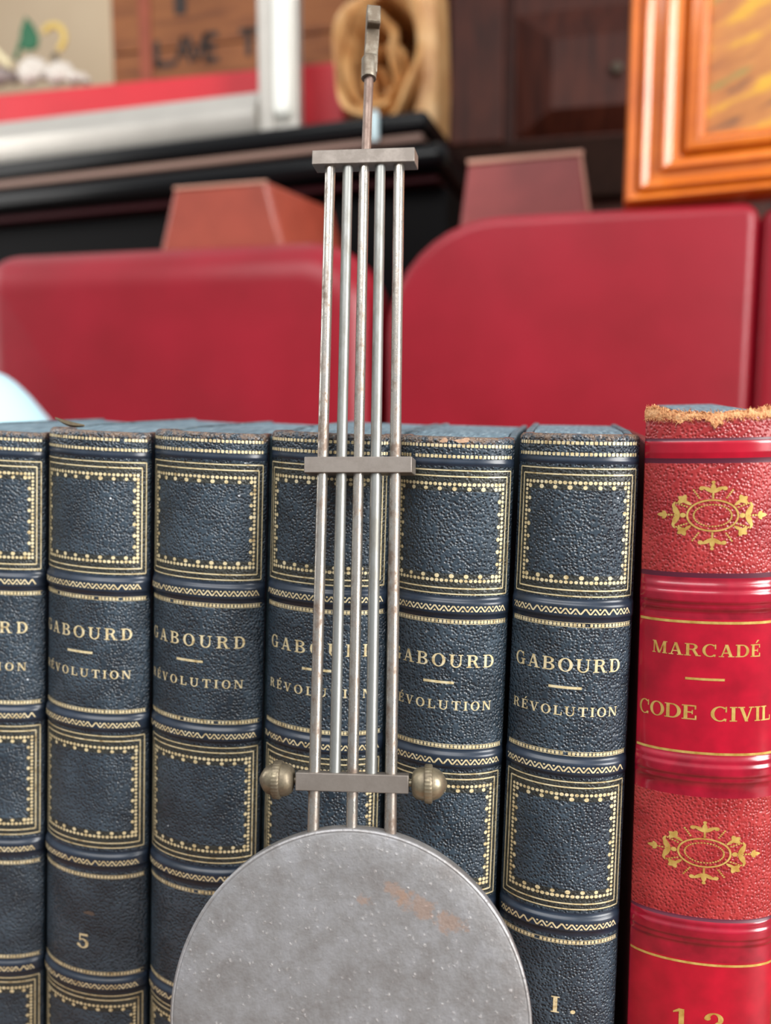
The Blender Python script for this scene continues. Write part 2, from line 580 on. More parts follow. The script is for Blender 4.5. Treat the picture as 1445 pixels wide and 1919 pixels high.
def glyph(ch):
    x = F
    if ch == 'I':
        return stem(x), S + 2 * F
    if ch == 'L':
        return stem(x) + [rect(x, 0, 0.74, T), rect(0.66, 0, 0.74, 0.34)], 0.76
    if ch in 'EÉ':
        g = stem(x) + [rect(x, 0, 0.74, T), rect(0.66, 0, 0.74, 0.30), rect(x, 1 - T, 0.72, 1), rect(0.64, 0.72, 0.72, 1), rect(x, 0.47, 0.55, 0.47 + T), rect(0.50, 0.38, 0.56, 0.66)]
        if ch == 'É':
            g.append([(0.36, 1.1), (0.46, 1.1), (0.66, 1.34), (0.50, 1.34)])
        return g, 0.78
    if ch == 'T':
        return [rect(0.34, 0, 0.34 + S, 1), rect(0.22, 0, 0.65, T * 0.8), rect(0.02, 1 - T, 0.85, 1), rect(0.02, 0.68, 0.09, 1), rect(0.78, 0.68, 0.85, 1)], 0.87
    if ch == 'N':
        return stem(x, T, True, True) + diag(x + 0.62, 0, x - 0.02, 1, S * 1.1) + [rect(x + 0.72, 0, x + 0.72 + T, 1), rect(x + 0.60, 1 - T * 0.8, x + 0.92, 1)], 1.04
    if ch == 'V':
        return diag(0.38, 0, 0.06, 1, S) + diag(0.42, 0, 0.72, 1, T) + [rect(-0.02, 1 - T * 0.8, 0.36, 1), rect(0.60, 1 - T * 0.8, 0.92, 1)], 0.9
    if ch == 'A':
        return diag(0.14, 0, 0.42, 1, T) + diag(0.68, 0, 0.38, 1, S) + [rect(0.28, 0.28, 0.72, 0.28 + T), rect(0.02, 0, 0.34, T * 0.8), rect(0.58, 0, 0.98, T * 0.8)], 0.98
    if ch == 'R':
        return stem(x) + arc(0.44, 0.74, 0.34, 0.26, 0.16, 0.18, -90, 90) + [rect(x, 1 - T, 0.46, 1), rect(x, 0.48, 0.46, 0.48 + T)] + diag(0.68, 0, 0.44, 0.52, S) + [rect(0.66, 0, 0.98, T * 0.8)], 0.98
    if ch == 'B':
        return stem(x) + arc(0.44, 0.76, 0.32, 0.24, 0.15, 0.16, -90, 90) + arc(0.46, 0.27, 0.36, 0.27, 0.17, 0.19, -90, 90) + [rect(x, 1 - T, 0.46, 1), rect(x, 0.48, 0.46, 0.48 + T), rect(x, 0, 0.48, T)], 0.86
    if ch == 'D':
        return stem(x) + arc(0.42, 0.5, 0.48, 0.5, 0.28, 0.42, -90, 90) + [rect(x, 1 - T, 0.44, 1), rect(x, 0, 0.44, T)], 0.94
    if ch == 'O':
        return arc(0.48, 0.5, 0.46, 0.52, 0.26, 0.45, 0, 360, 32), 0.96
    if ch == 'C':
        return arc(0.48, 0.5, 0.46, 0.52, 0.28, 0.45, 48, 318, 26) + [rect(0.74, 0.62, 0.82, 1.0), rect(0.72, 0.0, 0.79, 0.18)], 0.9
    if ch == 'G':
        return arc(0.48, 0.5, 0.46, 0.52, 0.27, 0.45, 48, 325, 26) + [rect(0.74, 0.64, 0.81, 1.0), rect(0.68, 0.02, 0.68 + S, 0.42), rect(0.58, 0.40, 0.97, 0.40 + T * 0.8)], 0.98
    if ch == 'U':
        return [rect(x, 0.34, x + S, 1), rect(x - F, 1 - T * 0.8, x + S + F, 1), rect(0.74, 0.34, 0.74 + T, 1), rect(0.62, 1 - T * 0.8, 0.94, 1)] + arc(0.47, 0.36, 0.37, 0.38, 0.18 + 0.05, 0.29, 180, 360), 0.96
    if ch == 'M':
        return stem(x, T) + diag(0.46, 0, 0.1, 1, S) + diag(0.54, 0, 0.86, 1, T) + [rect(0.86, 0, 0.86 + S, 1), rect(0.78, 0, 1.14, T * 0.8), rect(0.86, 1 - T * 0.8, 1.14, 1), rect(0.0, 1 - T * 0.8, 0.3, 1)], 1.16
    if ch == '5':
        return [rect(0.16, 0.86, 0.66, 1.0), rect(0.16, 0.5, 0.23, 0.96)] + arc(0.36, 0.32, 0.34, 0.34, 0.16, 0.25, -160, 118, 24) + arc(0.11, 0.2, 0.10, 0.10, 0.0, 0.0, 0, 360, 12), 0.74
    if ch == '1':
        return [rect(0.26, 0, 0.44, 1), rect(0.12, 0, 0.58, 0.07), [(0.06, 0.74), (0.26, 0.84), (0.26, 1.0), (0.06, 0.82)]], 0.62
    if ch == '2':
        return arc(0.36, 0.68, 0.32, 0.33, 0.14, 0.25, -28, 172, 22) + [[(0.05, 0.02), (0.25, 0.02), (0.66, 0.54), (0.46, 0.54)], rect(0.05, 0, 0.70, 0.16), rect(0.63, 0, 0.70, 0.3)] + arc(0.14, 0.70, 0.11, 0.11, 0, 0, 0, 360, 12), 0.78
    if ch == '.':
        return arc(0.16, 0.12, 0.12, 0.12, 0, 0, 0, 360, 14), 0.32
    return [], 0.5


def text_polys(s, cap, width=None, track=0.3):
    """polygons of a line of text centred on (0, 0); its width is set by letter spacing"""
    gl = [glyph(ch) for ch in s]
    adv = [a * cap for _, a in gl]
    gap = track * cap if width is None else (width - sum(adv)) / max(1, len(s) - 1)
    tot = sum(adv) + gap * (len(s) - 1)
    x = -tot / 2
    out = []
    for (g, _), a in zip(gl, adv):
        for p in g:
            out.append([(x + u * cap, (v - 0.5) * cap) for u, v in p])
        x += a + gap
    return out


# ------------------------------------------------------------------ bound books
TM = 1.22


class Spine:
    """maps (u across, v height above the table, h out) in mm to a point of the rounded, banded spine"""
    def __init__(self, w_top, w_bot, bulge, bands):
        self.wt, self.wb, self.b = w_top, w_bot, bulge
        self.bands = bands
        n = 200
        s = 0
        px, py = self.xy(-1, w_top)
        for i in range(1, n + 1):
            x, y = self.xy(-1 + 2 * i / n, w_top)
            s += math.hypot(x - px, y - py)
            px, py = x, y
        self.arc = s / 2

    def xy(self, t, w):
        return (w / 2 * math.sin(TM * t) / math.sin(TM), self.b * (1 - math.cos(TM * t)) / (1 - math.cos(TM)))

    def width(self, v):
        k = (TOP * 1000 - v) / 160.0
        return self.wt + (self.wb - self.wt) * k

    def relief(self, v):
        h = 0
        for (c, half, ht, flat) in self.bands:
            d = abs(v - c)
            if d < half:
                q = (d - flat) / (half - flat) if d > flat else 0
                h += ht * (0.5 + 0.5 * math.cos(PI * q))
        return h

    def at(self, u, v, h=0.0):
        t = max(-1.06, min(1.06, u / self.arc))
        w = self.width(v)
        x, y = self.xy(t, w)
        x2, y2 = self.xy(t + 0.004, w)
        tx, ty = x2 - x, y2 - y
        l = math.hypot(tx, ty)
        nx, ny = ty / l, -tx / l
        k = h + self.relief(v) * max(0.0, 1 - (abs(t) / 1.04) ** 6)
        return ((x + nx * k) / 1000, (y + ny * k) / 1000, v / 1000)


def stamp(mb, sp, polys, u0, v0, h=0.07, m=0):
    for p in polys:
        mb.poly([sp.at(u0 + u, v0 + v, h) for u, v in p], m)


def hline(mb, sp, u0, u1, v, th, h=0.06, m=0):
    n = max(2, int(abs(u1 - u0) / 0.9))
    mb.grid([[sp.at(u0 + (u1 - u0) * i / n, v + s * th / 2, h) for i in range(n + 1)] for s in (-1, 1)], m)


def vline(mb, sp, u, v0, v1, th, h=0.06, m=0):
    n = max(2, int(abs(v1 - v0) / 1.5))
    mb.grid([[sp.at(u + s * th / 2, v0 + (v1 - v0) * i / n, h) for i in range(n + 1)] for s in (-1, 1)], m)


def disc(r, n=9, rz=None):
    return [[(r * math.cos(2 * PI * i / n), (rz or r) * math.sin(2 * PI * i / n)) for i in range(n)]]


def pearl_row(mb, sp, U, v, size=0.85, pitch=1.18, hair=True):
    n = int(2 * U / pitch)
    for i in range(n + 1):
        u = -U + i * pitch + random.uniform(-0.05, 0.05)
        if random.random() < 0.02:
            continue
        a, b = size * 0.5 * random.uniform(0.85, 1.08), size * 0.55
        stamp(mb, sp, [[(-a, -b * 0.7), (-a * 0.6, -b), (a * 0.6, -b), (a, -b * 0.7), (a, b * 0.7), (a * 0.6, b), (-a * 0.6, b), (-a, b * 0.7)]], u, v, 0.07)
    if hair:
        for s in (-1, 1):
            hline(mb, sp, -U - 0.5, U + 0.5, v + s * size * 0.78, 0.14, 0.06)


def zigzag(mb, sp, U, v, amp=0.92, pitch=2.4, lw=0.5):
    n = int(2 * U / pitch)
    for i in range(n):
        u = -U + i * pitch
        for (a, b) in (((u, -amp), (u + pitch / 2, amp)), ((u + pitch / 2, amp), (u + pitch, -amp))):
            stamp(mb, sp, [[(a[0] - lw / 2, a[1]), (a[0] + lw / 2, a[1]), (b[0] + lw / 2, b[1]), (b[0] - lw / 2, b[1])]], 0, v, 0.07)
        if random.random() < 0.85:
            stamp(mb, sp, [[(-0.42, -0.32), (0.42, -0.32), (0, 0.3)]], u + pitch / 2, v - amp * 0.62, 0.07)
            stamp(mb, sp, disc(0.3, 6), u, v + amp * 0.7, 0.07)


def panel_frame(mb, sp, U, vt, vb, olive):
    """double gilt fillet with a border of dots and an inner row of spaced dots"""
    m0, m1 = 0.45, 2.1
    hline(mb, sp, -U, U, vt, 0.36)
    hline(mb, sp, -U, U, vb, 0.36)
    vline(mb, sp, -U, vb, vt, 0.40)
    vline(mb, sp, U, vb, vt, 0.40)
    a = U - 1.7
    hline(mb, sp, -a, a, vt - 1.75, 0.42)
    hline(mb, sp, -a, a, vb + 1.75, 0.42)
    vline(mb, sp, -a, vb + 1.75, vt - 1.75, 0.40)
    vline(mb, sp, a, vb + 1.75, vt - 1.75, 0.40)
    # darker stained border under the gilding
    for (v0, v1) in ((vt - 6.2, vt + 0.5), (vb - 0.5, vb + 6.2)):
        n = 40
        olive.grid([[sp.at(-U + 2 * U * i / n, v, 0.025) for i in range(n + 1)] for v in (v0, v1)])
    for s in (-1, 1):
        u0, u1 = sorted((s * (U + 0.4), s * (U - 4.6)))
        olive.grid([[sp.at(u0 + (u1 - u0) * i / 8, v, 0.025) for i in range(9)] for v in (vb + 6.2, vt - 6.2)])
    # dots
    bu, bt, bb = a - 1.5, vt - 4.1, vb + 4.1
    nu = int(round(2 * bu / 1.28))
    for i in range(nu + 1):
        u = -bu + 2 * bu * i / nu
        for (v, s) in ((bt, -1), (bb, 1)):
            stamp(mb, sp, disc(0.54 * random.uniform(0.88, 1.08)), u, v)
            if i % 3 == 1:
                stamp(mb, sp, disc(0.66 * random.uniform(0.88, 1.05)), u, v + s * 1.35)
    nv = int(round((bt - bb) / 1.28))
    for i in range(1, nv):
        v = bb + (bt - bb) * i / nv
        for s in (-1, 1):
            stamp(mb, sp, disc(0.52 * random.uniform(0.88, 1.08)), s * bu, v)
            if i % 3 == 1:
                stamp(mb, sp, disc(0.62 * random.uniform(0.88, 1.05)), s * (bu - 1.2), v)


def book_matrix(edges, dz):
    """edges: picture points of the two spine edges at two heights -> pose and widths"""
    b = 0.007
    (lt, lb), (rt, rb) = edges
    Lt, Lb, Rt, Rb = (P(*q, b) for q in (lt, lb, rt, rb))

    def atz(a, c, z):
        k = (z - a.z) / (c.z - a.z)
        return a.x + (c.x - a.x) * k
    z0, z1 = ZC - 0.005, ZC - 0.165
    w0 = atz(Rt, Rb, z0) - atz(Lt, Lb, z0)
    w1 = atz(Rt, Rb, z1) - atz(Lt, Lb, z1)
    c0 = (atz(Rt, Rb, z0) + atz(Lt, Lb, z0)) / 2
    c1 = (atz(Rt, Rb, z1) + atz(Lt, Lb, z1)) / 2
    lean = math.atan2(c0 - c1, 0.16)
    cb = c0 - math.tan(lean) * (TOP)
    top_z = ZC - 0.005 + dz
    base = Vector((cb, 0, top_z - TOP * math.cos(lean)))
    Mx = Matrix.Translation(base) @ Matrix.Rotation(lean, 4, 'Y')
    return Mx, w0 * 1000, w1 * 1000


def book_body(root, sp, mats, rowmat, depth=0.112, top_extra=0.0022, cover=None, headroll=True, tall=0.0, drop=0.0, page_in=0.0):
    T1 = TOP * 1000 + tall
    # heights: fine where the bands are
    vs = [0, 4, 10, 20]
    v = 22.0
    while v < T1 - 2.2:
        vs.append(v)
        v += 0.42 if any(abs(v - c) < hf + 0.6 for c, hf, _, _ in sp.bands) else 1.4
    vs += [T1 - 2.0, T1 - 1.6, T1 - 1.2, T1 - 0.8, T1 - 0.45, T1 - 0.2, T1 - 0.05]
    NU = 56
    mb = MB()
    rows = []
    rowv = []
    for v in vs:
        d = T1 - v
        roll = -1.6 * (1 - math.sqrt(max(0, 1 - ((1.6 - d) / 1.6) ** 2))) if (d < 1.6 and headroll) else 0
        dip = 0
        row = []
        wv = sp.width(v)
        for i in range(NU + 1):
            row.append(sp.at(-sp.arc + 2 * sp.arc * i / NU, v, roll))
        xe = wv / 2000
        ye = sp.b / 1000
        # joints: run back along the sides towards the boards
        lft = [(-xe + 0.0018, ye + 0.0085, v / 1000), (-xe + 0.0016, ye + 0.006, v / 1000), (-xe + 0.0006, ye + 0.0025, v / 1000)]
        rgt = [(xe - 0.0006, ye + 0.0025, v / 1000), (xe - 0.0016, ye + 0.006, v / 1000), (xe - 0.0018, ye + 0.0085, v / 1000)]
        rows.append(lft + row + rgt)
        rowv.append(v)
    # turned-in head
    for (inn, dv) in ((1.8, 0.0), (3.0, -0.6), (3.4, -3.5)):
        row = []
        for i in range(NU + 1):
            row.append(sp.at(-sp.arc + 2 * sp.arc * i / NU, T1 + dv, -inn))
        xe = sp.width(T1) / 2000
        ye = sp.b / 1000
        q = inn / 1000
        lft = [(-xe + 0.0018 + q, ye + 0.0085, (T1 + dv) / 1000), (-xe + 0.0016 + q, ye + 0.006, (T1 + dv) / 1000), (-xe + 0.0006 + q, ye + 0.0025, (T1 + dv) / 1000)]
        rgt = [(-p[0], p[1], p[2]) for p in reversed(lft)]
        rows.append(lft + row + rgt)
        rowv.append(T1 + 1)
    mb.grid(rows, mf=lambda i, j: rowmat(0.5 * (rowv[i] + rowv[i + 1]), j))
    mb.build('spine', mats, root, smooth=80, fix=False)
    # boards and leaves; the head edges rise a little towards the fore edge
    y0 = sp.b / 1000 + 0.007
    tz = T1 / 1000
    depth += random.uniform(-0.008, 0.008)
    lift = top_extra + random.uniform(-0.0004, 0.0006)

    def plank(mb, xo, xi, yf, yb, zf, zb):
        prof = [(yf, 0.0), (yf, zf), (yf + 0.022, zf + (zb - zf) * 0.55), (yb - 0.004, zb), (yb, zb - 0.003), (yb, 0.0)]
        A = [mb.vert((xo(z), y, z)) for y, z in prof]
        B = [mb.vert((xi(z), y, z)) for y, z in prof]
        mb.face(A)
        mb.face(list(reversed(B)))
        for i in range(6):
            j = (i + 1) % 6
            mb.face((A[j], A[i], B[i], B[j]))
    for s in (-1, 1):
        c = MB()
        plank(c, lambda z: s * (sp.width(z * 1000) / 2000 - 0.0006), lambda z: s * (sp.width(z * 1000) / 2000 - 0.0030), y0, depth, tz - 0.0008 - drop, tz + lift - drop * 1.5)
        c.build('cover_board', cover or M['board'], root, smooth=0, bevel=0.0006)
    pg = MB()
    plank(pg, lambda z: sp.width(z * 1000) / 2000 - 0.0034, lambda z: -(sp.width(z * 1000) / 2000 - 0.0034 - page_in), sp.b / 1000 + 0.0035, depth - 0.003, tz - 0.0012, tz + lift - 0.0007)
    pg.build('page_block', M['pages'], root, smooth=0)


def V(mm):
    """template height: mm below the eye on the best seen volume -> height above the book's foot"""
    return TOP * 1000 + 5.0 + mm


NAVY_BANDS = [(V(-12.7), 1.0, 0.35, 0.2)]
for c in (-56.3, -104.4, -154.4, -201.6):
    NAVY_BANDS.append((V(c), 2.9, 1.15, 1.5))


def navy_book(edges, dz, label, number=None, title_u=0.0, scuffs=(), group='matching dark blue gilt volumes'):
    Mx, w0, w1 = book_matrix(edges, dz)
    root = empty('bound_book', Mx)
    tag(root, label, 'book', group)
    sp = Spine(w0 - 1.5, w1 - 1.5, 8.2, NAVY_BANDS)
    smooth_zone = [(V(c) - 3.6, V(c) + 3.6) for c in (-56.3, -104.4, -154.4, -201.6)] + [(V(-13.6), V(-11.6))]

    def rowmat(v, j):
        return 1 if any(a < v < b for a, b in smooth_zone) else 0
    book_body(root, sp, [M['navy'], M['navy_smooth']], rowmat)
    U = sp.arc - 2.0
    for rows_, zz in ((((-7.6, 0.88, 1.18), (-10.8, 0.88, 1.18)), None), (((-60.6, 0.80, 1.04),), -56.3), (((-100.0, 0.80, 1.04),), -104.4), (((-160.4, 0.80, 1.04),), -154.6), (((-197.4, 0.80, 1.04),), -201.6)):
        g = MB()
        for (v, sz_, pt_) in rows_:
            pearl_row(g, sp, sp.arc - (1.6 if zz is None else 2.0), V(v), sz_, pt_, zz is not None)
        if zz is not None:
            zigzag(g, sp, sp.arc - 2.6, V(zz))
        g.build('gilt_tooling', M['gilt'], root, smooth=0, fix=False)
    for (a, b) in ((-14.9, -52.1), (-108.8, -149.5), (-206.0, -243.0)):
        g = MB()
        ol = MB()
        panel_frame(g, sp, U, V(a), V(b), ol)
        g.build('gilt_frame', M['gilt'], root, smooth=0, fix=False)
        ol.build('stained_border', M['olive'], root, smooth=80, fix=False)
    tx = MB()
    stamp(tx, sp, text_polys('GABOURD', 4.0, 2 * sp.arc * 0.77), title_u, V(-72.8))
    hline(tx, sp, title_u - 4.2, title_u + 4.2, V(-79.7), 0.8, 0.07)
    stamp(tx, sp, text_polys('RÉVOLUTION', 2.85, 2 * sp.arc * 0.765), title_u - 0.4, V(-86.9))
    tag(tx.build('title_lettering', M['gilt'], root, smooth=0, fix=False), 'gold title lettering on the spine')
    if number:
        nb = MB()
        stamp(nb, sp, text_polys(number, 5.4, track=0.48), title_u + (1.6 if number == '5' else 3.2), V(-185.6 if number == '5' else -181.6))
        tag(nb.build('volume_number', M['gilt'], root, smooth=0, fix=False), 'gold volume number on the spine')
    for (u, v, ru, rv, mat, lab) in scuffs:
        sm = MB()
        rnd = random.Random(int(u * 100 + v))
        for k in range(7):
            cu_, cv_ = u + rnd.uniform(-0.6, 0.6) * ru, V(v) + rnd.uniform(-0.5, 0.5) * rv
            r_ = [(cu_ + 0.55 * ru * rnd.uniform(0.5, 1.2) * math.cos(2 * PI * i / 13), cv_ + 0.55 * rv * rnd.uniform(0.5, 1.2) * math.sin(2 * PI * i / 13)) for i in range(13)]
            c0 = sm.vert(sp.at(cu_, cv_, 0.045))
            ids = [sm.vert(sp.at(a, b, 0.04)) for a, b in r_]
            for i in range(13):
                sm.face((c0, ids[i], ids[(i + 1) % 13]))
        tag(sm.build('scuff', mat, root, smooth=80, fix=False), lab)
    return root


g12 = ((86, 850), (82, 1700))
g23 = ((284, 850), (277, 1700))
g34 = ((503, 850), (485, 1700))
g45 = ((736, 850), (711, 1700))
g56 = ((969, 850), (932, 1700))
r6 = ((1204, 850), (1166, 1700))
redl = ((1206, 850), (1180, 1700))
redr = ((1462, 850), (1447, 1700))
g01 = ((-112, 850), (-112, 1700))
navy_book((g01, g12), 0.0007, 'dark blue gilt book cut off by the left photo edge, title ending in RD', None, -1.5)
navy_book((g12, g23), 0.0005, 'dark blue gilt book numbered 5 low on its spine, dry sliver lying on top', '5', -1.8, [(1.8, -174.5, 1.9, 0.9, M['scuff'], 'brown scuff above the number')])
navy_book((g23, g34), 0.0001, 'dark blue gilt book between the volume numbered 5 and the book behind the pendulum rods', None, -2.4)
navy_book((g34, g45), 0.0, 'dark blue gilt book directly behind the pendulum rods, left knurled nut on its edge', None, -0.4)
navy_book((g45, g56), -0.0010, 'dark blue gilt book just right of the pendulum rods with tan scuffs at its head', None, -1.2, [(-1.8, -6.2, 1.2, 0.9, M['scuff_tan'], 'tan scuff at the head'), (2.6, -6.0, 2.2, 0.8, M['scuff_tan'], 'tan scuff at the head')])
navy_book((g56, r6), 0.0, 'dark blue gilt book numbered I. standing beside the red leather volume', 'I.', -1.0)

# ---- the red volume
RED_BANDS = [(V(-8.6), 2.2, 0.5, 1.6)]
for c in (-50.6, -101.4, -151.4, -201.0):
    RED_BANDS += [(V(c), 4.6, 0.75, 3.0), (V(c), 2.0, 0.6, 1.2)]
Mx, w0, w1 = book_matrix((redl, redr), 0.0052)
Mx = Matrix.Translation((0, 0, -0.0052 + 0.0)) @ Mx
red = empty('bound_book', Mx)
tag(red, 'thick red leather book with frayed tan head and gold sunburst emblems on its spine', 'book', 'old leather volumes in the row')
sp = Spine(w0 - 0.5, w1 - 0.5, 5.6, RED_BANDS)


def red_row(v, j):
    mm = v - TOP * 1000 - 5.0
    for (a, b) in ((-12.6, -11.9), (-44.8, -43.9), (-6.6, -5.9), (-110.0, -109.2), (-147.6, -146.8)):
        if a < mm < b:
            return 3
    for (a, b) in ((-11.0, -6.6), (-96.8, -57.4), (-200, -160.2)):
        if a < mm < b:
            return 1
    for (a, b) in ((-57.4, -44.8), (-109.2, -96.8), (-160.2, -147.6)):
        if a < mm < b:
            return 2
    return 0


book_body(red, sp, [M['red_grain'], M['red_smooth'], M['red_band'], M['red_line']], red_row, depth=0.095, top_extra=0.0045, headroll=False, cover=M['red_board'], tall=5.0, drop=0.0065, page_in=0.009)
for v in (-57.9, -96.4, -161.6, -196.0):
    g = MB()
    hline(g, sp, -sp.arc + 0.5, sp.arc - 0.5, V(v), 0.75, 0.07)
    g.build('gilt_rule', M['gilt_bright'], red, smooth=0, fix=False)


def petal(cx, cy, ang, ln, wd, bend=0.0, n=7):
    """leaf shaped polygon strips from (cx, cy) along ang"""
    out = []
    ca, sa = math.cos(ang), math.sin(ang)
    pts = []
    for i in range(n + 1):
        k = i / n
        w = 1.22 * wd * math.sin(PI * min(1, k * 0.92 + 0.06)) ** 0.8
        x, y = k * ln, bend * k * k
        pts.append(((x, y - w / 2), (x, y + w / 2)))

    def tr(p):
        return (cx + ca * p[0] - sa * p[1], cy + sa * p[0] + ca * p[1])
    for i in range(n):
        a, b = pts[i], pts[i + 1]
        out.append([tr(a[0]), tr(b[0]), tr(b[1]), tr(a[1])])
    return out


def off(polys, x, y):
    return [[(a + x, b + y) for a, b in p] for p in polys]


def emblem():
    out = arc(0, 0, 5.75, 4.55, 5.3, 4.1, 0, 360, 48)
    for i in range(40):
        a = 2 * PI * i / 40
        out += off(disc(0.24, 6), 4.1 * math.cos(a), 3.05 * math.sin(a))
    # beaded spokes in pairs beside the four main fleurons
    for a in (62, 118, 242, 298, 27, 153, 207, 333):
        r = math.radians(a)
        for k in range(5):
            q = 1.10 + 0.115 * k
            out += off(disc(0.26, 6), 5.75 * q * math.cos(r), 4.75 * q * math.sin(r) * (1.08 if 45 < a % 180 < 135 else 1))
    for a in (90, 270):                      # top and bottom: trefoil bud
        s = 1 if a == 90 else -1
        for k in range(3):
            out += off(disc(0.28, 7), 0, s * (4.95 + 0.5 * k))
        out += petal(0, s * 6.2, s * PI / 2, 2.9, 0.95)
        out += off(disc(0.45, 8), 0, s * 9.3)
        for q in (-1, 1):
            out += petal(q * 0.25, s * 6.4, s * PI / 2 - q * s * 0.62, 2.6, 0.9, bend=-q * s * 0.7)
            out += off(disc(0.6, 8), q * 2.5, s * 7.6)
    for a in (0, 180):                       # left and right: horned flower with a lily tip
        s = 1 if a == 0 else -1
        out += off(disc(0.7, 10), s * 6.5, 0)
        for q in (-1, 1):
            out += petal(s * 7.3, 0.05 * q, (0 if s > 0 else PI) + q * s * 0.75, 3.1, 1.25, bend=q * s * 1.0)
            out += petal(s * 8.9, q * 2.0, (PI / 2) * q, 1.8, 0.6, bend=q * s * 0.5)
            out += petal(s * 10.7, 0, (0 if s > 0 else PI) + q * s * 1.0, 1.5, 0.8, bend=-q * s * 0.2)
        for k in range(3):
            out += off(disc(0.3, 7), s * (8.4 + 0.75 * k), 0)
        out += petal(s * 10.3, 0, 0 if s > 0 else PI, 2.9, 1.0)
    for a in (38, 142, 218, 322):            # diagonals: small clovers on a curled stalk
        r = math.radians(a)
        ux, uy = math.cos(r), math.sin(r)
        bx, by = 5.9 * ux, 4.7 * uy
        out += petal(bx, by, r, 2.4, 0.7, bend=0.3)
        ex, ey = bx + 2.3 * ux, by + 2.3 * uy
        out += off(disc(0.8, 9), ex, ey)
        for d in (-1.25, 0, 1.25):
            out += petal(ex, ey, r + d, 1.55, 0.95)
    return out


em = MB()
EMB = emblem()
for v in (-27.4, -126.6):
    e = MB()
    stamp(e, sp, EMB, -0.2, V(v))
    tag(e.build('sunburst_emblem', M['gilt_bright'], red, smooth=0, fix=False), 'gold sunburst emblem stamped on the spine')
tx = MB()
stamp(tx, sp, text_polys('MARCADÉ', 3.6, 25.5), -0.9, V(-65.9))
hline(tx, sp, -5.2, 3.2, V(-74.4), 0.7, 0.07)
stamp(tx, sp, text_polys('CODE', 4.3, 15.4), -10.1, V(-84.4))
stamp(tx, sp, text_polys('CIVIL', 4.3, 15.4), 8.0, V(-84.4))
tag(tx.build('title_lettering', M['gilt_bright'], red, smooth=0, fix=False), 'gold title lettering on the red spine')
nb = MB()
stamp(nb, sp, text_polys('12', 6.2, track=0.45), -0.5, V(-180.0))
tag(nb.build('volume_number', M['gilt_bright'], red, smooth=0, fix=False), 'gold volume number on the red spine')
# torn head: ragged strip over the top edge with loose fibres
th = MB()
N = 170
rows = [[], [], [], [], []]
T1 = TOP * 1000 + 5.0
jag = [0.0] * (N + 1)
up = [0.0] * (N + 1)
for i in range(N + 1):
    k = i / N
    jag[i] = -0.2 - 1.0 * random.random() ** 2 - (2.6 * math.exp(-((k - 0.50) / 0.035) ** 2)) - (1.2 * math.exp(-((k - 0.30) / 0.04) ** 2))
    up[i] = 2.0 + 1.5 * math.exp(-((k - 0.10) / 0.10) ** 2) - 0.9 * math.exp(-((k - 0.5) / 0.2) ** 2) + random.uniform(-0.35, 0.45) + 0.5 * math.exp(-((k - 0.8) / 0.06) ** 2)
for i in range(N + 1):
    u = -sp.arc * 1.02 + 2.04 * sp.arc * i / N
    rows[0].append(sp.at(u, T1 + jag[i], 0.05))
    rows[1].append(sp.at(u, T1 + jag[i] * 0.4 + 0.3, 0.22 + 0.15 * random.random()))
    rows[2].append(sp.at(u, T1 + up[i] * 0.6, 0.1 + 0.25 * random.random()))
    rows[3].append(sp.at(u, T1 + up[i], -0.5 + 0.3 * random.random()))
    rows[4].append(sp.at(u, T1 + up[i] * 0.55, -2.2))
th.grid(rows)
for k in range(420):
    u = random.uniform(-1.02, 1.0) * sp.arc
    i = int((u / sp.arc / 1.02 + 1) / 2 * N)
    base = random.choice((T1 + up[min(N, max(0, i))] * random.uniform(0.5, 0.98), T1 + jag[min(N, max(0, i))] * 0.8))
    d = 1 if base > T1 + 0.5 else -1
    du, dv = random.uniform(-1.0, 1.0), d * random.uniform(0.3, 1.2)
    a = sp.at(u - 0.12, base, 0.2)
    b = sp.at(u + 0.12, base, 0.2)
    c_ = sp.at(u + du * 0.5, base + dv * 0.6, random.uniform(0.2, 0.7))
    e_ = sp.at(u + du, base + dv, random.uniform(0.1, 0.6))
    th.poly([a, b, c_])
    th.poly([a, c_, e_])
tag(th.build('torn_headcap', M['torn'], red, smooth=60, fix=False), 'frayed tan torn leather along the head')

# dry sliver lying on the book numbered 5
s0, s1 = P(104, 783, 0.010), P(158, 797, 0.004)
mb = MB()
dr = s1 - s0
n = 8
rows = []
for i in range(n + 1):
    k = i / n
    c0 = s0 + dr * k + Vector((0, 0, -0.0006 * math.sin(PI * k)))
    w = 0.0002 + 0.0014 * math.sin(PI * min(1, k * 0.8 + 0.1)) ** 1.2
    rows.append([c0 + Vector((0, -0.5 * w, 0.5 * w)), c0 + Vector((0, -w * 0.7, -w * 0.2)), c0 + Vector((0, 0, -w * 0.7)), c0 + Vector((0, w * 0.6, 0))])
ids = mb.grid(rows, closed=True)
mb.face(ids[0])
mb.face(ids[-1])
tag(mb.build('dry_leaf_sliver', M['sliver']), 'thin dry brown sliver lying on the head of the book numbered 5', 'leaf')

# ------------------------------------------------------------------ the pendulum
PR = Matrix.Rotation(math.radians(7.98), 4, 'Z') @ Matrix.Rotation(math.radians(-0.39), 4, 'Y') @ Matrix.Rotation(math.radians(-15.79), 4, 'X')
PM = Matrix.Translation((-0.0545, -0.0287, ZC - 0.1014)) @ PR
pen = empty('clock_pendulum', PM)
tag(pen, 'steel gridiron clock pendulum with round grey bob leaning against the dark blue books', 'pendulum')
mm = 0.001


def bar(zc, hw, cx, skew=0.0):
    mb = MB()
    mb.box((cx - hw) * mm, (cx + hw) * mm, -2.45 * mm, 2.45 * mm, (zc - 2.42) * mm, (zc + 2.42) * mm)
    mb.v = [(x + (skew * mm if y > 0 else 0), y, z) for x, y, z in mb.v]
    return mb.build('cross_bar', M['bar_steel'], pen, bevel=0.00022, bseg=2)


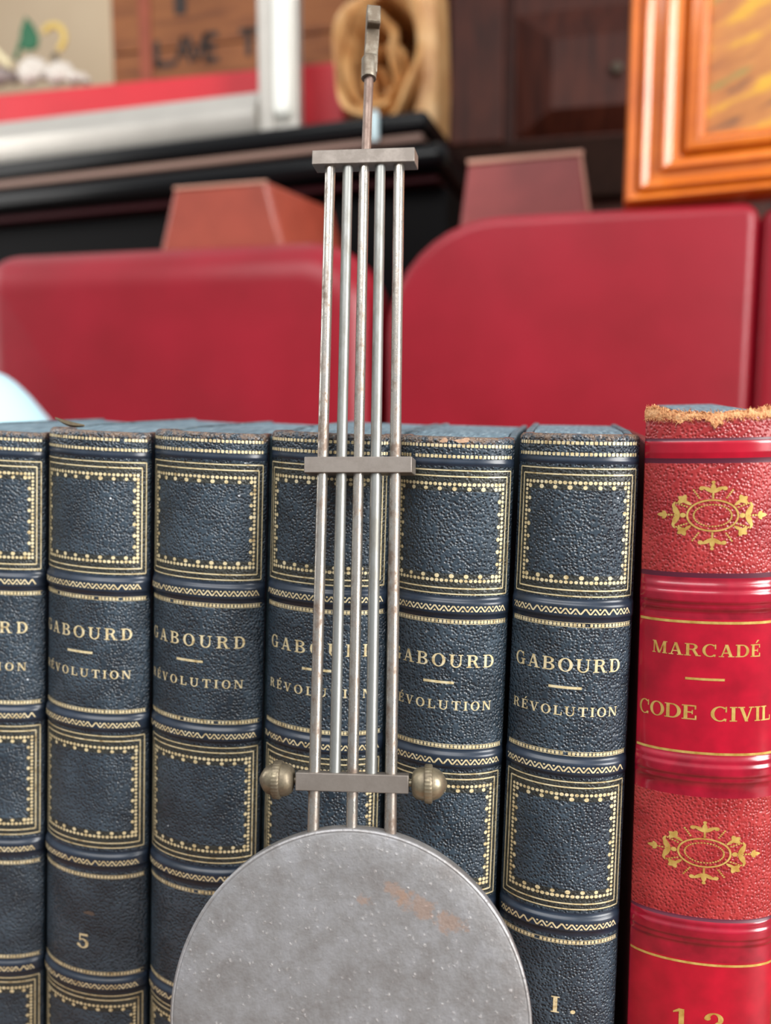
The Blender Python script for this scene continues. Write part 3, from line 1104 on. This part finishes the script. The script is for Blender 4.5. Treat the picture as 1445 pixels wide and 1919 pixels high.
bar(188.9, 16.15, -0.35, 1.0)
bar(90.05, 15.95, -0.1, 1.0)
bar(0, 15.75, 0)


def rod(x, z0, z1, r, mat, name, dx=0.0):
    mb = MB()
    n = 40
    seg = 18
    rows = []
    for k in range(n + 1):
        z = z0 + (z1 - z0) * k / n
        rr = r * (1 + random.uniform(-0.012, 0.012))
        rows.append([((x + dx * k / n) * mm + rr * mm * math.cos(2 * PI * i / seg), rr * mm * math.sin(2 * PI * i / seg), z * mm) for i in range(seg)])
    ids = mb.grid(rows, closed=True)
    mb.face(ids[0])
    mb.face(ids[-1])
    return mb.build(name, mat, pen, smooth=60)


rod(-10.75, -16, 188, 1.66, M['rod_steel'], 'rod', -0.2)
rod(0.0, -15, 188, 1.62, M['rod_steel'], 'rod', -0.15)
rod(10.75, -16, 188, 1.70, M['rod_steel'], 'rod', 0.15)
tag(rod(-5.05, 0, 188, 1.62, M['rod_zinc'], 'rod', -0.3), 'dull grey rod that stops at the lowest bar')
tag(rod(5.15, 0, 188, 1.66, M['rod_zinc'], 'rod', -0.2), 'dull grey rod that stops at the lowest bar')
tag(rod(0.35, 190.5, 219, 1.5, M['stub'], 'suspension_stem', 0.5), 'brown steel stem under the hook')
# hook: ferrule, flat tongue and the lip folded forward over it
hk = MB()
a = 0.20
HR = Matrix.Translation((1.0 * mm, 0, 0)) @ Matrix.Rotation(a, 4, 'Z')


def hprism(prof, x0, x1):
    """side profile (y, z) in mm extruded across x"""
    A = [hk.vert(HR @ Vector((x0f(z) * mm, y * mm, z * mm))) for y, z in prof for x0f in (x0,)]
    B = [hk.vert(HR @ Vector((x1f(z) * mm, y * mm, z * mm))) for y, z in prof for x1f in (x1,)]
    hk.face(A)
    hk.face(list(reversed(B)))
    n = len(prof)
    for i in range(n):
        j = (i + 1) % n
        hk.face((A[j], A[i], B[i], B[j]))


def sway(z):
    return 0.55 * math.sin((z - 224) / 17.0 * 2.2) if z > 224 else 0


hprism([(-1.2, 219), (2.0, 219), (2.3, 224), (2.3, 229), (2.2, 234), (1.9, 238), (0.9, 240.6), (-1.0, 241.4), (-3.6, 241.0), (-4.2, 240.2), (-4.3, 234.8), (-3.9, 234.2), (-1.4, 234.3), (-1.0, 233.0), (-0.9, 229), (-1.0, 225.6), (-1.9, 224.6), (-1.9, 222)],
       lambda z: -2.0 + sway(z), lambda z: 2.35 + sway(z))
hk.build('hook', M['hook_metal'], pen, smooth=30, bevel=0.0003)
fe = MB()
fe.lathe([(1.6, 217.3 * mm), (2.35 * 1, 217.3 * mm), (2.45, 217.8 * mm), (2.45, 224.0 * mm), (2.2, 224.5 * mm)], 'z', 28, c=(0.75 * mm, -0.1 * mm, 0))
fe.v = [((x - 0.75 * mm) * mm + 0.75 * mm, (y + 0.1 * mm) * mm - 0.1 * mm, z) for x, y, z in fe.v]
fe.build('ferrule', M['hook_metal'], pen)


def nut(s):
    mb = MB()
    prof = [(0.9, 15.6), (0.9, 16.4), (1.6, 16.45), (3.2, 16.9), (4.1, 17.9), (4.45, 19.2), (4.5, 20.0), (5.0, 20.15), (5.25, 20.4), (5.25, 22.0), (5.0, 22.25), (4.4, 22.35), (4.25, 23.0), (3.75, 24.2), (2.9, 25.1), (1.8, 25.8), (0.8, 26.25), (0.0, 26.4)]
    seg = 96
    mb.lathe([(r * mm, s * h * mm) for r, h in prof], 'x', seg, rad=lambda k, i: (1 - 0.035 * (i % 3 == 0)) if k in (8, 9) else 1)
    tag(mb.build('knurled_nut', M['brass'], pen, smooth=40), 'dull brass knurled nut')


nut(-1)
nut(1)
# bob
bob = MB()
R0 = 48.3
prof = [(0.0, -2.75), (20, -2.75), (40, -2.7), (46.9, -2.6), (47.25, -2.5), (47.35, -2.3), (47.5, -2.3), (47.7, -2.45), (48.1, -2.3), (R0, -2.0), (R0, 2.2), (R0 - 0.5, 2.7), (20, 2.7), (0, 2.7)]
bob.lathe([(r * mm, h * mm) for r, h in prof], 'y', 160)
bo = bob.build('bob', M['iron'], pen, smooth=40)
bo.location = (0.0003, 0, -60.3 * mm)
tag(bo, 'round grey iron bob with orange rust patches')
st = rod(0.0, -151, -106, 1.5, M['rod_steel'], 'threaded_foot')

# ------------------------------------------------------------------ red leather chairs


def rounded(x0, x1, z0, z1, r, n=10, rtl=None, rtr=None):
    """rounded rectangle, anticlockwise in (x, z)"""
    out = []
    for (cx, cz, a0, rr) in ((x1, z0, -90, 0.02), (x1, z1, 0, rtr or r), (x0, z1, 90, rtl or r), (x0, z0, 180, 0.02)):
        sx = -1 if cx == x1 else 1
        sz = -1 if cz == z1 else 1
        for i in range(n + 1):
            a = math.radians(a0 + 90 * i / n)
            out.append((cx + sx * rr + rr * math.cos(a), cz + sz * rr + rr * math.sin(a)))
    return out


def inset(poly, d):
    n = len(poly)
    res = []
    for i in range(n):
        a, b, c = poly[i - 1], poly[i], poly[(i + 1) % n]
        t = (c[0] - a[0], c[1] - a[1])
        l = math.hypot(*t) or 1
        res.append((b[0] - t[1] / l * d, b[1] + t[0] / l * d))
    return res


def cushion(mb, poly, thick, r, n=8, belly=0.0):
    rings = []
    for k in range(n + 1):
        a = PI / 2 * k / n
        rings.append((r * (1 - math.sin(a)), r * (1 - math.cos(a))))
    seq = [(d, y) for d, y in rings] + [(d, thick - y) for d, y in reversed(rings)]
    # first ring is the inset front
    rows = []
    for d, y in seq:
        q = inset(poly, d)
        rows.append([(x, y, z) for x, z in q])
    ids = mb.grid(rows, closed=True)
    mb.face(list(reversed(ids[0])))
    mb.face(ids[-1])


CH = Plane(0.62, 0.0)


def chair(pxl, pxr, pytop, pxmid, label, rtl, rtr, bulge=0.05, dback=0.0):
    ul = CH.uv(pxl, 640)[0]
    ur = CH.uv(pxr, 640)[0]
    zt = CH.uv(pxmid, pytop)[1]
    root = empty('leather_chair', CH.matrix((ul + ur) / 2, 0, dback))
    tag(root, label, 'chair', 'red leather chairs behind the books')
    h = (ur - ul) / 2
    mb = MB()
    cushion(mb, rounded(-h, h, 0.50, zt, 0.06, rtl=rtl, rtr=rtr), 0.12, bulge, belly=0.0)
    mb.build('backrest', M['seat'], root, smooth=60)
    mb = MB()
    cushion(mb, rounded(-h, h, 0.0, 0.34, 0.05), 0.09, 0.03)
    s = mb.build('seat', M['seat'], root, smooth=60)
    s.rotation_euler = (math.radians(90), 0, 0)
    s.location = (0, -0.005, 0.40)
    for (lx, ly) in ((-h + 0.05, 0.06), (h - 0.05, 0.06), (-h + 0.05, -0.30), (h - 0.05, -0.30)):
        mb = MB()
        mb.lathe([(0.014, 0), (0.022, 0.41)], 'z', 12, c=(lx, ly, 0))
        mb.build('leg', M['chair_wood'], root)
    return root


chair(-60, 704, 447, 400, 'red leather chair back behind the dark blue books on the left', 0.05, 0.085, 0.05)
chair(722, 1414, 395, 1060, 'red leather chair back behind the volume numbered I. under the framed painting', 0.12, 0.016, 0.012)
chair(1419, 2100, 372, 1700, 'red leather chair back cut off at the right photo edge', 0.016, 0.06, 0.012)

# ------------------------------------------------------------------ two leather boxes behind the chairs
BX = Plane(0.80, 4.0)


def px_poly(pl, pts, back=0.0):
    return [pl.uv(x, y, back) for x, y in pts]


def leather_box(pl, pts, depth, mat, label, edge_strips, dx=0.0):
    q = px_poly(pl, pts)
    u0 = sum(p[0] for p in q) / len(q)
    zb = 0.0
    zk = min(p[1] for p in q) - 0.12
    root = empty('leather_box', pl.matrix(u0, 0))
    tag(root, label, 'box')
    out = [(u - u0, z - zb) for u, z in q]
    # carry the side lines on down behind the chair
    (xa, za), (xb, zb2) = out[0], out[-1]
    kl = (out[1][0] - out[0][0]) / (out[1][1] - out[0][1])
    kr = (out[-2][0] - out[-1][0]) / (out[-2][1] - out[-1][1])
    out = [(xa - kl * (za - zk), 0.0), (xa - kl * (za - zk), zk)] + out + [(xb - kr * (zb2 - zk), zk), (xb - kr * (zb2 - zk), 0.0)]
    mb = MB()
    a = [mb.vert((x, 0, z)) for x, z in out]
    b = [mb.vert((x + dx * (1 if x > 0 else 0.2), depth, z)) for x, z in out]
    mb.face(a)
    mb.face(list(reversed(b)))
    for i in range(len(out)):
        j = (i + 1) % len(out)
        mb.face((a[j], a[i], b[i], b[j]))
    mb.build('body', mat, root, smooth=40, bevel=0.006, bseg=3)
    for (p0, p1, w) in edge_strips:  # paler strip laid along each given edge
        (ua, z0), (ub, z1) = pl.uv(*p0), pl.uv(*p1)
        d = Vector((ub - ua, 0, z1 - z0))
        n = Vector((-d.z, 0, d.x)).normalized() * w
        A = Vector((ua - u0, -0.0025, z0 - zb))
        B = Vector((ub - u0, -0.0025, z1 - zb))
        e = MB()
        e.prism([(A.x, A.z), (B.x, B.z), (B.x - n.x, B.z - n.z), (A.x - n.x, A.z - n.z)], -0.0022, 0.004)
        tag(e.build('edge_strip', M['box_edge'], root, smooth=0, bevel=0.001), 'pale strip along the edge')
    return root


leather_box(BX, [(303, 452), (325, 352), (500, 338), (526, 445)], 0.16, M['box_brick'], 'brick brown leather box behind the left red chair back, below the black cabinet top', [((326, 351), (500, 338), 0.004)], dx=0.035)
leather_box(BX, [(862, 412), (876, 306), (1092, 284), (1106, 398)], 0.14, M['box_rose'], 'dull rose brown leather box behind the chair under the painting', [((876, 300), (1094, 281), 0.006), ((1091, 288), (1106, 398), 0.003)])

# ------------------------------------------------------------------ black cabinet and the things on it
CB = Plane(1.00, 6.0)


def slab(mb, pl, u0, u1, z0, z1, y0, y1, org, m=0):
    mb.box(u0 - org, u1 - org, y0, y1, z0, z1, m)


ur = CB.uv(838, 300)[0]
ul = CB.uv(-420, 300)[0]
ztop = CB.uv(600, 226)[1]
z_a = CB.uv(600, 268)[1]
z_b = CB.uv(600, 282)[1]
z_c = CB.uv(600, 340)[1]
z_d = CB.uv(600, 352)[1]
org = (ul + ur) / 2
cab = empty('black_cabinet', CB.matrix(org, 0))
tag(cab, 'long black lacquered cabinet behind the chairs, silver frame and paper bag standing on it', 'cabinet')
mb = MB()
slab(mb, CB, ul, ur - 0.03, z_a, ztop, 0.0, 0.42, org)
mb.build('top_board', M['lacquer'], cab, bevel=0.012, bseg=4)
mb = MB()
slab(mb, CB, ul, ur - 0.04, z_b - 0.001, z_a - 0.0005, 0.004, 0.41, org)
tag(mb.build('moulding', M['fillet'], cab, bevel=0.002), 'dull brown moulding line')
mb = MB()
slab(mb, CB, ul, ur, z_c, z_b - 0.0015, -0.004, 0.43, org)
mb.build('lower_board', M['lacquer'], cab, bevel=0.022, bseg=5)
mb = MB()
slab(mb, CB, ul, ur - 0.02, z_d, z_c - 0.0005, 0.02, 0.42, org)
tag(mb.build('under_rail', M['lacquer_in'], cab), 'dark red lacquered rail')
mb = MB()
slab(mb, CB, ul + 0.02, ur - 0.012, 0, z_d - 0.0005, 0.05, 0.41, org)
mb.build('body', M['lacquer_body'], cab, bevel=0.004)
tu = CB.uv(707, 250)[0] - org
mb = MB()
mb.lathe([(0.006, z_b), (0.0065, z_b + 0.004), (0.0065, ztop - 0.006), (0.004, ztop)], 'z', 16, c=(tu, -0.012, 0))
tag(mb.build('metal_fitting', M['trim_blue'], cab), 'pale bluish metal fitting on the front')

# bright red long box lying on the cabinet behind the silver frame
RB = Plane(1.18, 0.0)
u0, u1 = RB.uv(-160, 180)[0], RB.uv(646, 120)[0]
zt = RB.uv(560, 121)[1]
mb = MB()
mb.box(u0 - u1, 0, 0, 0.06, 0, zt - ztop)
o = mb.build('red_box', M['redbox'], None, bevel=0.006, bseg=3, matrix=RB.matrix(u1, ztop))
tag(o, 'long bright red box lying on the black cabinet behind the silver frame', 'box')

# silver frame standing on the cabinet
SF = Plane(1.07, 3.5)
us = SF.uv(510, 150)[0]
fr = empty('silver_frame', SF.matrix(us, ztop))
tag(fr, 'open silver metal frame standing on the black cabinet in front of the red box', 'frame')
wl = us - SF.uv(-330, 200)[0]


def frame_bar(name, x0, x1, z0, z1, prof):
    mb = MB()
    # prof: list of (offset 0..1 across the bar, y)
    if x1 - x0 > z1 - z0:
        rows = [[(x, y, z0 + (z1 - z0) * k) for k, y in prof] for x in (x0, x1)]
    else:
        rows = [[(x0 + (x1 - x0) * k, y, z) for k, y in prof] for z in (z0, z1)]
    ids = mb.grid(rows, closed=True)
    mb.face(ids[0])
    mb.face(ids[1])
    return mb.build(name, M['silver'], fr, smooth=50)


def half_round(x0, x1, h, base=0.0, back=0.02, n=12):
    p = [(x0 + (x1 - x0) * i / n, base - h * math.sin(PI * i / n) ** 0.8) for i in range(n + 1)]
    return p


pr = [(0.0, 0.022), (0.0, 0.002), (0.06, -0.004), (0.40, -0.004), (0.46, 0.002), (1.0, 0.002), (1.0, 0.022)]
# right post: flat grey face beside a round-ended bead, its window reflection painted white
p0 = SF.uv(483, 150)[0] - us
p1 = SF.uv(558, 150)[0] - us
frame_bar('post', p0, p1, 0.0, 0.62, pr)
zb1 = SF.uv(420, 177)[1] - ztop
prb = [(0, 0.020), (0, 0.004), (0.22, -0.008), (0.46, -0.016), (0.56, -0.016), (0.62, -0.013), (0.92, 0.004), (1.0, 0.007), (1.0, 0.020)]
frame_bar('bottom_rail', -wl, p0 - 0.0005, 0.0, zb1, prb)
frame_bar('top_rail', -wl, p0 - 0.0005, 0.62 - zb1, 0.62, prb)
frame_bar('post', -wl - (p1 - p0), -wl - 0.0005, 0.0, 0.62, pr)
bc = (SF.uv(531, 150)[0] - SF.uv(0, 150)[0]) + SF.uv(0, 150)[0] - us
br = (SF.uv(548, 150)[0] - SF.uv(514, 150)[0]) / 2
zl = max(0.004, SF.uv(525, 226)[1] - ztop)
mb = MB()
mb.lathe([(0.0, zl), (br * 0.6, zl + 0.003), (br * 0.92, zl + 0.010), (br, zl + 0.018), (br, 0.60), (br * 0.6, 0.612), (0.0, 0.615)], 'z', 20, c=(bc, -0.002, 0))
tag(mb.build('bead', M['white_glint'], fr, smooth=60), 'bead along the post with the window reflection painted white')

# stencilled wooden crate
CR = Plane(1.34, 0.0)
u0, u1 = CR.uv(210, 80)[0], CR.uv(648, 80)[0]
mbz = 0.62
cr = empty('wooden_crate', CR.matrix(u0, ztop))
tag(cr, 'brown wooden crate with dark stencilled capitals behind the red box', 'crate')
for k in range(4):
    mb = MB()
    mb.box(0, u1 - u0, 0, 0.016, 0.002 + 0.14 * k, 0.139 + 0.14 * k)
    mb.build('plank', M['crate'], cr, bevel=0.002)
b0 = CR.uv(262, 80)[0] - u0
b1 = CR.uv(284, 80)[0] - u0
mb = MB()
mb.box(b0, b1, -0.003, 0.004, 0.002, 0.555)
tag(mb.build('batten', M['crate_red'], cr, bevel=0.001), 'reddish brown batten')
mb = MB()
mb.box(0, u1 - u0, 0.0165, 0.036, 0, 0.56)
mb.build('backing', M['crate'], cr)


def stroke(mb, pts, w, ox, oz, sx, sz):
    for (a, b) in zip(pts[:-1], pts[1:]):
        A, B = Vector((ox + a[0] * sx, oz + a[1] * sz)), Vector((ox + b[0] * sx, oz + b[1] * sz))
        d = (B - A).normalized()
        n = Vector((-d.y, d.x)) * w / 2
        A -= d * w * 0.3
        B += d * w * 0.3
        mb.prism([(A.x + n.x, A.y + n.y), (A.x - n.x, A.y - n.y), (B.x - n.x, B.y - n.y), (B.x + n.x, B.y + n.y)], -0.0012, 0.0005)


for (ch, xa, ya, xb, yb) in (('L', 295, 124, 322, 77), ('A', 330, 119, 356, 70), ('V', 354, 115, 384, 66), ('E', 388, 113, 406, 64), ('T', 452, 103, 480, 56)):
    (ua, za), (ub, zb) = CR.uv(xa, ya), CR.uv(xb, yb)
    ox, oz, sx, sz = ua - u0, za - ztop, ub - ua, zb - za
    lt = MB()
    st_ = {'L': [[(0, 1), (0, 0), (1, 0)]], 'A': [[(0, 0), (0.5, 1), (1, 0)], [(0.2, 0.35), (0.8, 0.35)]], 'V': [[(0, 1), (0.5, 0), (1, 1)]],
           'E': [[(1, 1), (0, 1), (0, 0), (1, 0)], [(0, 0.5), (0.8, 0.5)]], 'T': [[(0, 1), (1, 1)], [(0.5, 1), (0.5, 0)]]}[ch]
    for s_ in st_:
        stroke(lt, s_, 0.008 if ch in 'AV' else 0.0115, ox, oz, sx, sz)
    tag(lt.build('stencil_letter', M['ink'], cr, smooth=0), 'dark stencilled capital letter')
(ua, za), (ub, zb) = CR.uv(333, 20), CR.uv(352, -40)
lt = MB()
stroke(lt, [(0, 0), (0.0, 1)], 0.026, ua - u0 + 0.006, za - ztop, ub - ua, zb - za)
tag(lt.build('stencil_letter', M['ink'], cr, smooth=0), 'foot of a dark stencilled letter in the upper line')

# artificial flowers at the left, before the beige wall
FL = Plane(1.29, 0.0)


def fuv(x, y):
    u, z = FL.uv(x, y)
    return u - fu0, z - ztop


fu0 = FL.uv(70, 150)[0]
fl = empty('artificial_flower', FL.matrix(fu0, ztop))
tag(fl, 'white artificial flower with a deep green leaf and yellow loop beside the crate', 'flower')


def blob(name, cx, cy, r, rz, mat, n=7):
    u, z = fuv(cx, cy)
    mb = MB()
    for k in range(n):
        a = 2 * PI * k / n
        c = Vector((u + 0.6 * r * math.cos(a), -0.004 * k, z + 0.6 * rz * math.sin(a)))
        rows = []
        for i in range(7):
            th_ = PI * i / 6
            rows.append([(c.x + 0.55 * r * math.sin(th_) * math.cos(2 * PI * j / 12), c.y + 0.012 * math.cos(th_), c.z + 0.55 * rz * math.sin(th_) * math.sin(2 * PI * j / 12)) for j in range(12)])
        mb.grid(rows, closed=True)
    return mb.build(name, mat, fl, smooth=80)


blob('blossom', 68, 138, 0.028, 0.026, M['petal'])
blob('blossom', 118, 142, 0.026, 0.022, M['petal'])
blob('blossom', 150, 152, 0.020, 0.012, M['petal'])
blob('blossom', 12, 148, 0.026, 0.018, plain('grey_mauve_petal', (150, 136, 132), 0.6))
mb = MB()
pts = [fuv(*p) for p in ((58, 38), (48, 70), (52, 100), (66, 102), (80, 96), (82, 76), (72, 54))]
mb.prism(pts, -0.02, -0.012)
mb.build('leaf', M['green'], fl, smooth=60, bevel=0.003, bseg=3)
mb = MB()
a_, b_ = fuv(50, 80), fuv(38, 118)
mb.prism([(a_[0] - 0.003, a_[1]), (a_[0] + 0.003, a_[1]), (b_[0] + 0.003, b_[1]), (b_[0] - 0.003, b_[1])], -0.018, -0.012)
mb.build('stalk', M['green'], fl, smooth=0)
mb = MB()
rows = []
cu, cz = fuv(106, 76)
for i in range(25):
    a = math.radians(150 - 215 * i / 24)
    R = 0.024
    cc = Vector((cu + R * math.cos(a), -0.01, cz + R * math.sin(a)))
    rows.append([cc + Vector((0.0065 * math.cos(b) * math.cos(a), 0.005 * math.sin(b), 0.0065 * math.cos(b) * math.sin(a))) for b in (2 * PI * j / 10 for j in range(10))])
mb.grid(rows, closed=True)
mb.build('loop', M['yellow'], fl, smooth=80)
mb = MB()
u_, z_ = fuv(110, 112)
mb.lathe([(0.002, -0.008), (0.006, -0.002), (0.006, 0.004), (0.001, 0.009)], 'z', 12, c=(u_, -0.012, z_))
mb.build('bud', M['dark'], fl)
mb = MB()
a_, b_ = fuv(-30, 72), fuv(34, 132)
mb.prism([(a_[0], a_[1] + 0.011), (a_[0], a_[1] - 0.011), (b_[0], b_[1] - 0.008), (b_[0], b_[1] + 0.008)], -0.03, -0.018)
mb.build('ribbon', M['cream'], fl, smooth=0, bevel=0.003)
mb = MB()
mb.lathe([(0.02, 0), (0.024, 0.004), (0.026, 0.05), (0.022, 0.052)], 'z', 20, c=(0.0, 0.0, 0))
mb.build('pot', M['dark'], fl)

# crumpled brown paper bag lying open towards us
PB = Plane(1.10, 6.0)
pu, pz = PB.uv(700, 110)
pb = empty('paper_bag', PB.matrix(pu, ztop))
tag(pb, 'crumpled brown paper bag with folded open mouth on the black cabinet right end', 'bag')
NB = 72


def ring(cx, cy, rx, ry, wob, seed, y, amp=0.0):
    rnd = random.Random(seed)
    ph = [rnd.uniform(0, 2 * PI) for _ in range(5)]
    u, z = PB.uv(cx, cy)
    u -= pu
    z -= ztop
    sc = (PB.uv(cx + 50, cy)[0] - PB.uv(cx - 50, cy)[0]) / 100
    r_ = []
    for i in range(NB):
        a = 2 * PI * i / NB
        k = 1 + wob * sum(math.sin((q + 2) * a + ph[q]) / (q + 1.5) for q in range(5))
        r_.append((u + rx * sc * k * math.cos(a), y + amp * math.sin(4 * a + ph[0]), z + ry * sc * k * math.sin(a)))
    return r_


def bag_shell(name, rings):
    mb = MB()
    ids = mb.grid(rings, closed=True)
    mb.face(ids[-1])
    o = mb.build(name, M['paper'], pb, smooth=60)
    sm = o.modifiers.new('solid', 'SOLIDIFY')
    sm.thickness = 0.003
    return o


bag_shell('outer_fold', [ring(708, 100, 86, 122, 0.06, 1, 0.020, 0.010), ring(706, 100, 80, 116, 0.07, 1, -0.002, 0.010), ring(705, 100, 74, 108, 0.08, 1, 0.002, 0.010), ring(704, 100, 70, 100, 0.08, 2, 0.06, 0.006), ring(703, 100, 62, 90, 0.05, 2, 0.17)])
bag_shell('inner_fold', [ring(692, 112, 56, 86, 0.10, 5, 0.018, 0.012), ring(691, 112, 50, 80, 0.11, 5, 0.004, 0.012), ring(691, 112, 46, 72, 0.11, 5, 0.012, 0.012), ring(692, 112, 44, 66, 0.11, 6, 0.07), ring(694, 112, 38, 58, 0.1, 6, 0.14)])
bag_shell('inner_fold', [ring(712, 132, 38, 60, 0.15, 8, 0.026, 0.012), ring(712, 132, 33, 54, 0.15, 8, 0.012, 0.012), ring(712, 132, 29, 47, 0.15, 8, 0.02, 0.01), ring(710, 132, 25, 40, 0.12, 9, 0.10)])
bag_shell('inner_fold', [ring(702, 150, 20, 32, 0.18, 12, 0.032, 0.008), ring(702, 150, 16, 26, 0.18, 12, 0.022, 0.008), ring(702, 150, 12, 20, 0.14, 12, 0.03), ring(702, 150, 9, 14, 0.12, 13, 0.09)])
# smooth flank on the right
mb = MB()
pts = [PB.uv(x, y) for x, y in ((768, -60), (812, -60), (818, 120), (815, 236), (800, 246), (776, 226), (768, 222), (784, 150), (782, 60))]
pts = [(u - pu, max(0.0005, z - ztop)) for u, z in pts]
mb.prism(pts, 0.006, 0.10)
mb.build('side_panel', M['paper'], pb, smooth=60, bevel=0.012, bseg=4)

# dark panelled wooden cupboard further back
CU = Plane(1.62, 0.0)
c0, c1 = CU.uv(640, 100)[0], CU.uv(1600, 100)[0]
cup = empty('wooden_cupboard', CU.matrix(c0, 0))
tag(cup, 'dark brown wooden cupboard with raised panel door behind the framed painting', 'cupboard')
zb_ = CU.uv(1000, 262)[1]
mb = MB()
mb.box(0, c1 - c0, 0.03, 0.40, 0.0, 2.3)
mb.build('carcass', M['cabinet'], cup, bevel=0.004)


def cu(x, y):
    u, z = CU.uv(x, y)
    return u - c0, z


xa, xb = cu(842, 100)[0], cu(946, 100)[0]
mb = MB()
mb.box(xa, xb, 0.0, 0.028, zb_, 2.25)
mb.build('stile', M['cabinet'], cup, bevel=0.006, bseg=3)
xa = cu(960, 100)[0]
xe = cu(1480, 100)[0]
dr_ = MB()
dr_.box(xa, xe, 0.016, 0.029, zb_ - 0.01, 2.25)
door = dr_.build('door', M['cabinet'], cup, bevel=0.002)
zlo, zhi = zb_ + 0.028, cu(1100, 8)[1]
xl2, xr2 = cu(966, 100)[0], xe - 0.03
xl3, zh3 = cu(1036, 86)
zl3 = cu(1036, 214)[1]
rp = MB()
a = [rp.vert(p) for p in ((xl2, 0.014, zlo - 0.02), (xr2, 0.014, zlo - 0.02), (xr2, 0.014, zhi), (xl2, 0.014, zhi))]
b = [rp.vert(p) for p in ((xl3, -0.03, zl3), (xr2 - 0.07, -0.03, zl3), (xr2 - 0.07, -0.03, zh3), (xl3, -0.03, zh3))]
rp.face(b)
for i in range(4):
    j = (i + 1) % 4
    rp.face((a[i], a[j], b[j], b[i]))
rp.face(list(reversed(a)))
rp.build('raised_panel', M['cabinet'], door, smooth=0)
mb = MB()
ku, kz = cu(1154, 142)
mb.lathe([(0.0, -0.05), (0.010, -0.048), (0.013, -0.04), (0.008, -0.031)], 'y', 16, c=(ku, 0, kz))
mb.build('knob', M['dark'], door)
mb = MB()
mb.box(cu(826, 100)[0], c1 - c0, -0.015, 0.03, zb_ - 0.13, zb_ - 0.005)
mb.build('lower_rail', plain('near_black_wood', (34, 18, 12), 0.7, spec=0.08, var=0.2), cup, bevel=0.006)
mb = MB()
mb.box(0, cu(834, 100)[0], -0.012, 0.029, zb_ - 0.004, 2.25)
mb.build('corner_post', M['cabinet'], cup, bevel=0.01, bseg=3)

# framed painting resting on the red chair backs
PF = Plane(0.665, 9.0, refx=1180)
fu, fz = PF.uv(1170, 392)
pf = empty('framed_painting', PF.matrix(fu, fz))
tag(pf, 'autumn coloured painting in an orange varnished frame resting on the red chair backs', 'painting')
wfr = PF.uv(1314, 200)[0] - PF.uv(1166, 200)[0]
RB_ = 0.80
FWW, FHH = 0.62, 0.50
# stepped moulding: sloping fillets that fall towards the picture, a flat, a hollow and an inner slip
prof = [(k * wfr, y) for k, y in ((0.0, -0.010), (0.02, -0.016), (0.045, -0.020), (0.06, -0.0215), (0.15, -0.0187), (0.165, -0.016), (0.185, -0.0155), (0.205, -0.0225), (0.225, -0.024),
        (0.31, -0.0213), (0.325, -0.0195), (0.46, -0.0195), (0.475, -0.025), (0.495, -0.0265), (0.58, -0.0238), (0.61, -0.0215), (0.67, -0.018), (0.69, -0.011), (0.72, -0.0095), (0.745, -0.011),
        (0.76, -0.0195), (0.80, -0.0205), (0.89, -0.0195), (0.905, -0.021), (0.98, -0.0187), (1.0, -0.012))]
prof = [(0.0, 0.02)] + prof + [(wfr, 0.02)]
for nm, side in (('frame_stile', 'L'), ('frame_stile', 'R'), ('frame_rail', 'B'), ('frame_rail', 'T')):
    mb = MB()
    if side == 'L':
        rows = [[(w, y, w * RB_) for w, y in prof], [(w, y, FHH - w * RB_) for w, y in prof]]
    elif side == 'R':
        rows = [[(FWW - w, y, w * RB_) for w, y in prof], [(FWW - w, y, FHH - w * RB_) for w, y in prof]]
    elif side == 'B':
        rows = [[(w, y, w * RB_) for w, y in prof], [(FWW - w, y, w * RB_) for w, y in prof]]
    else:
        rows = [[(w, y, FHH - w * RB_) for w, y in prof], [(FWW - w, y, FHH - w * RB_) for w, y in prof]]
    ids = mb.grid(rows, closed=True)
    mb.face(ids[0])
    mb.face(ids[1])
    mb.build(nm, M['frame'], pf, smooth=40)
mb = MB()
mb.box(wfr * 0.97, FWW - wfr * 0.97, -0.006, 0.006, wfr * 0.97 * RB_, FHH - wfr * 0.97 * RB_)
tag(mb.build('canvas', M['canvas'], pf, smooth=0), 'painted autumn landscape in yellow and ochre')

# pale blue tub between the books and the chairs, at the left edge
TB = Plane(0.38, 0.0)
tu0, tz0 = TB.uv(-60, 800)
tub = MB()
k_ = (TB.uv(60, 740)[0] - TB.uv(-60, 740)[0]) / 120
zt_ = lambda y: TB.uv(-60, y)[1] - TZ
prof = [(0.0, zt_(690)), (40 * k_, zt_(693)), (62 * k_, zt_(703)), (78 * k_, zt_(717)), (98 * k_, zt_(742)), (128 * k_, zt_(788)), (140 * k_, zt_(850)), (142 * k_, 0.0)]
tub.lathe(list(reversed(prof)), 'z', 48)
o = tub.build('plastic_tub', M['cyan'], None, smooth=60, matrix=TB.matrix(tu0, TZ))
tag(o, 'pale cyan rounded plastic tub behind the dark blue books at the left photo edge', 'tub')
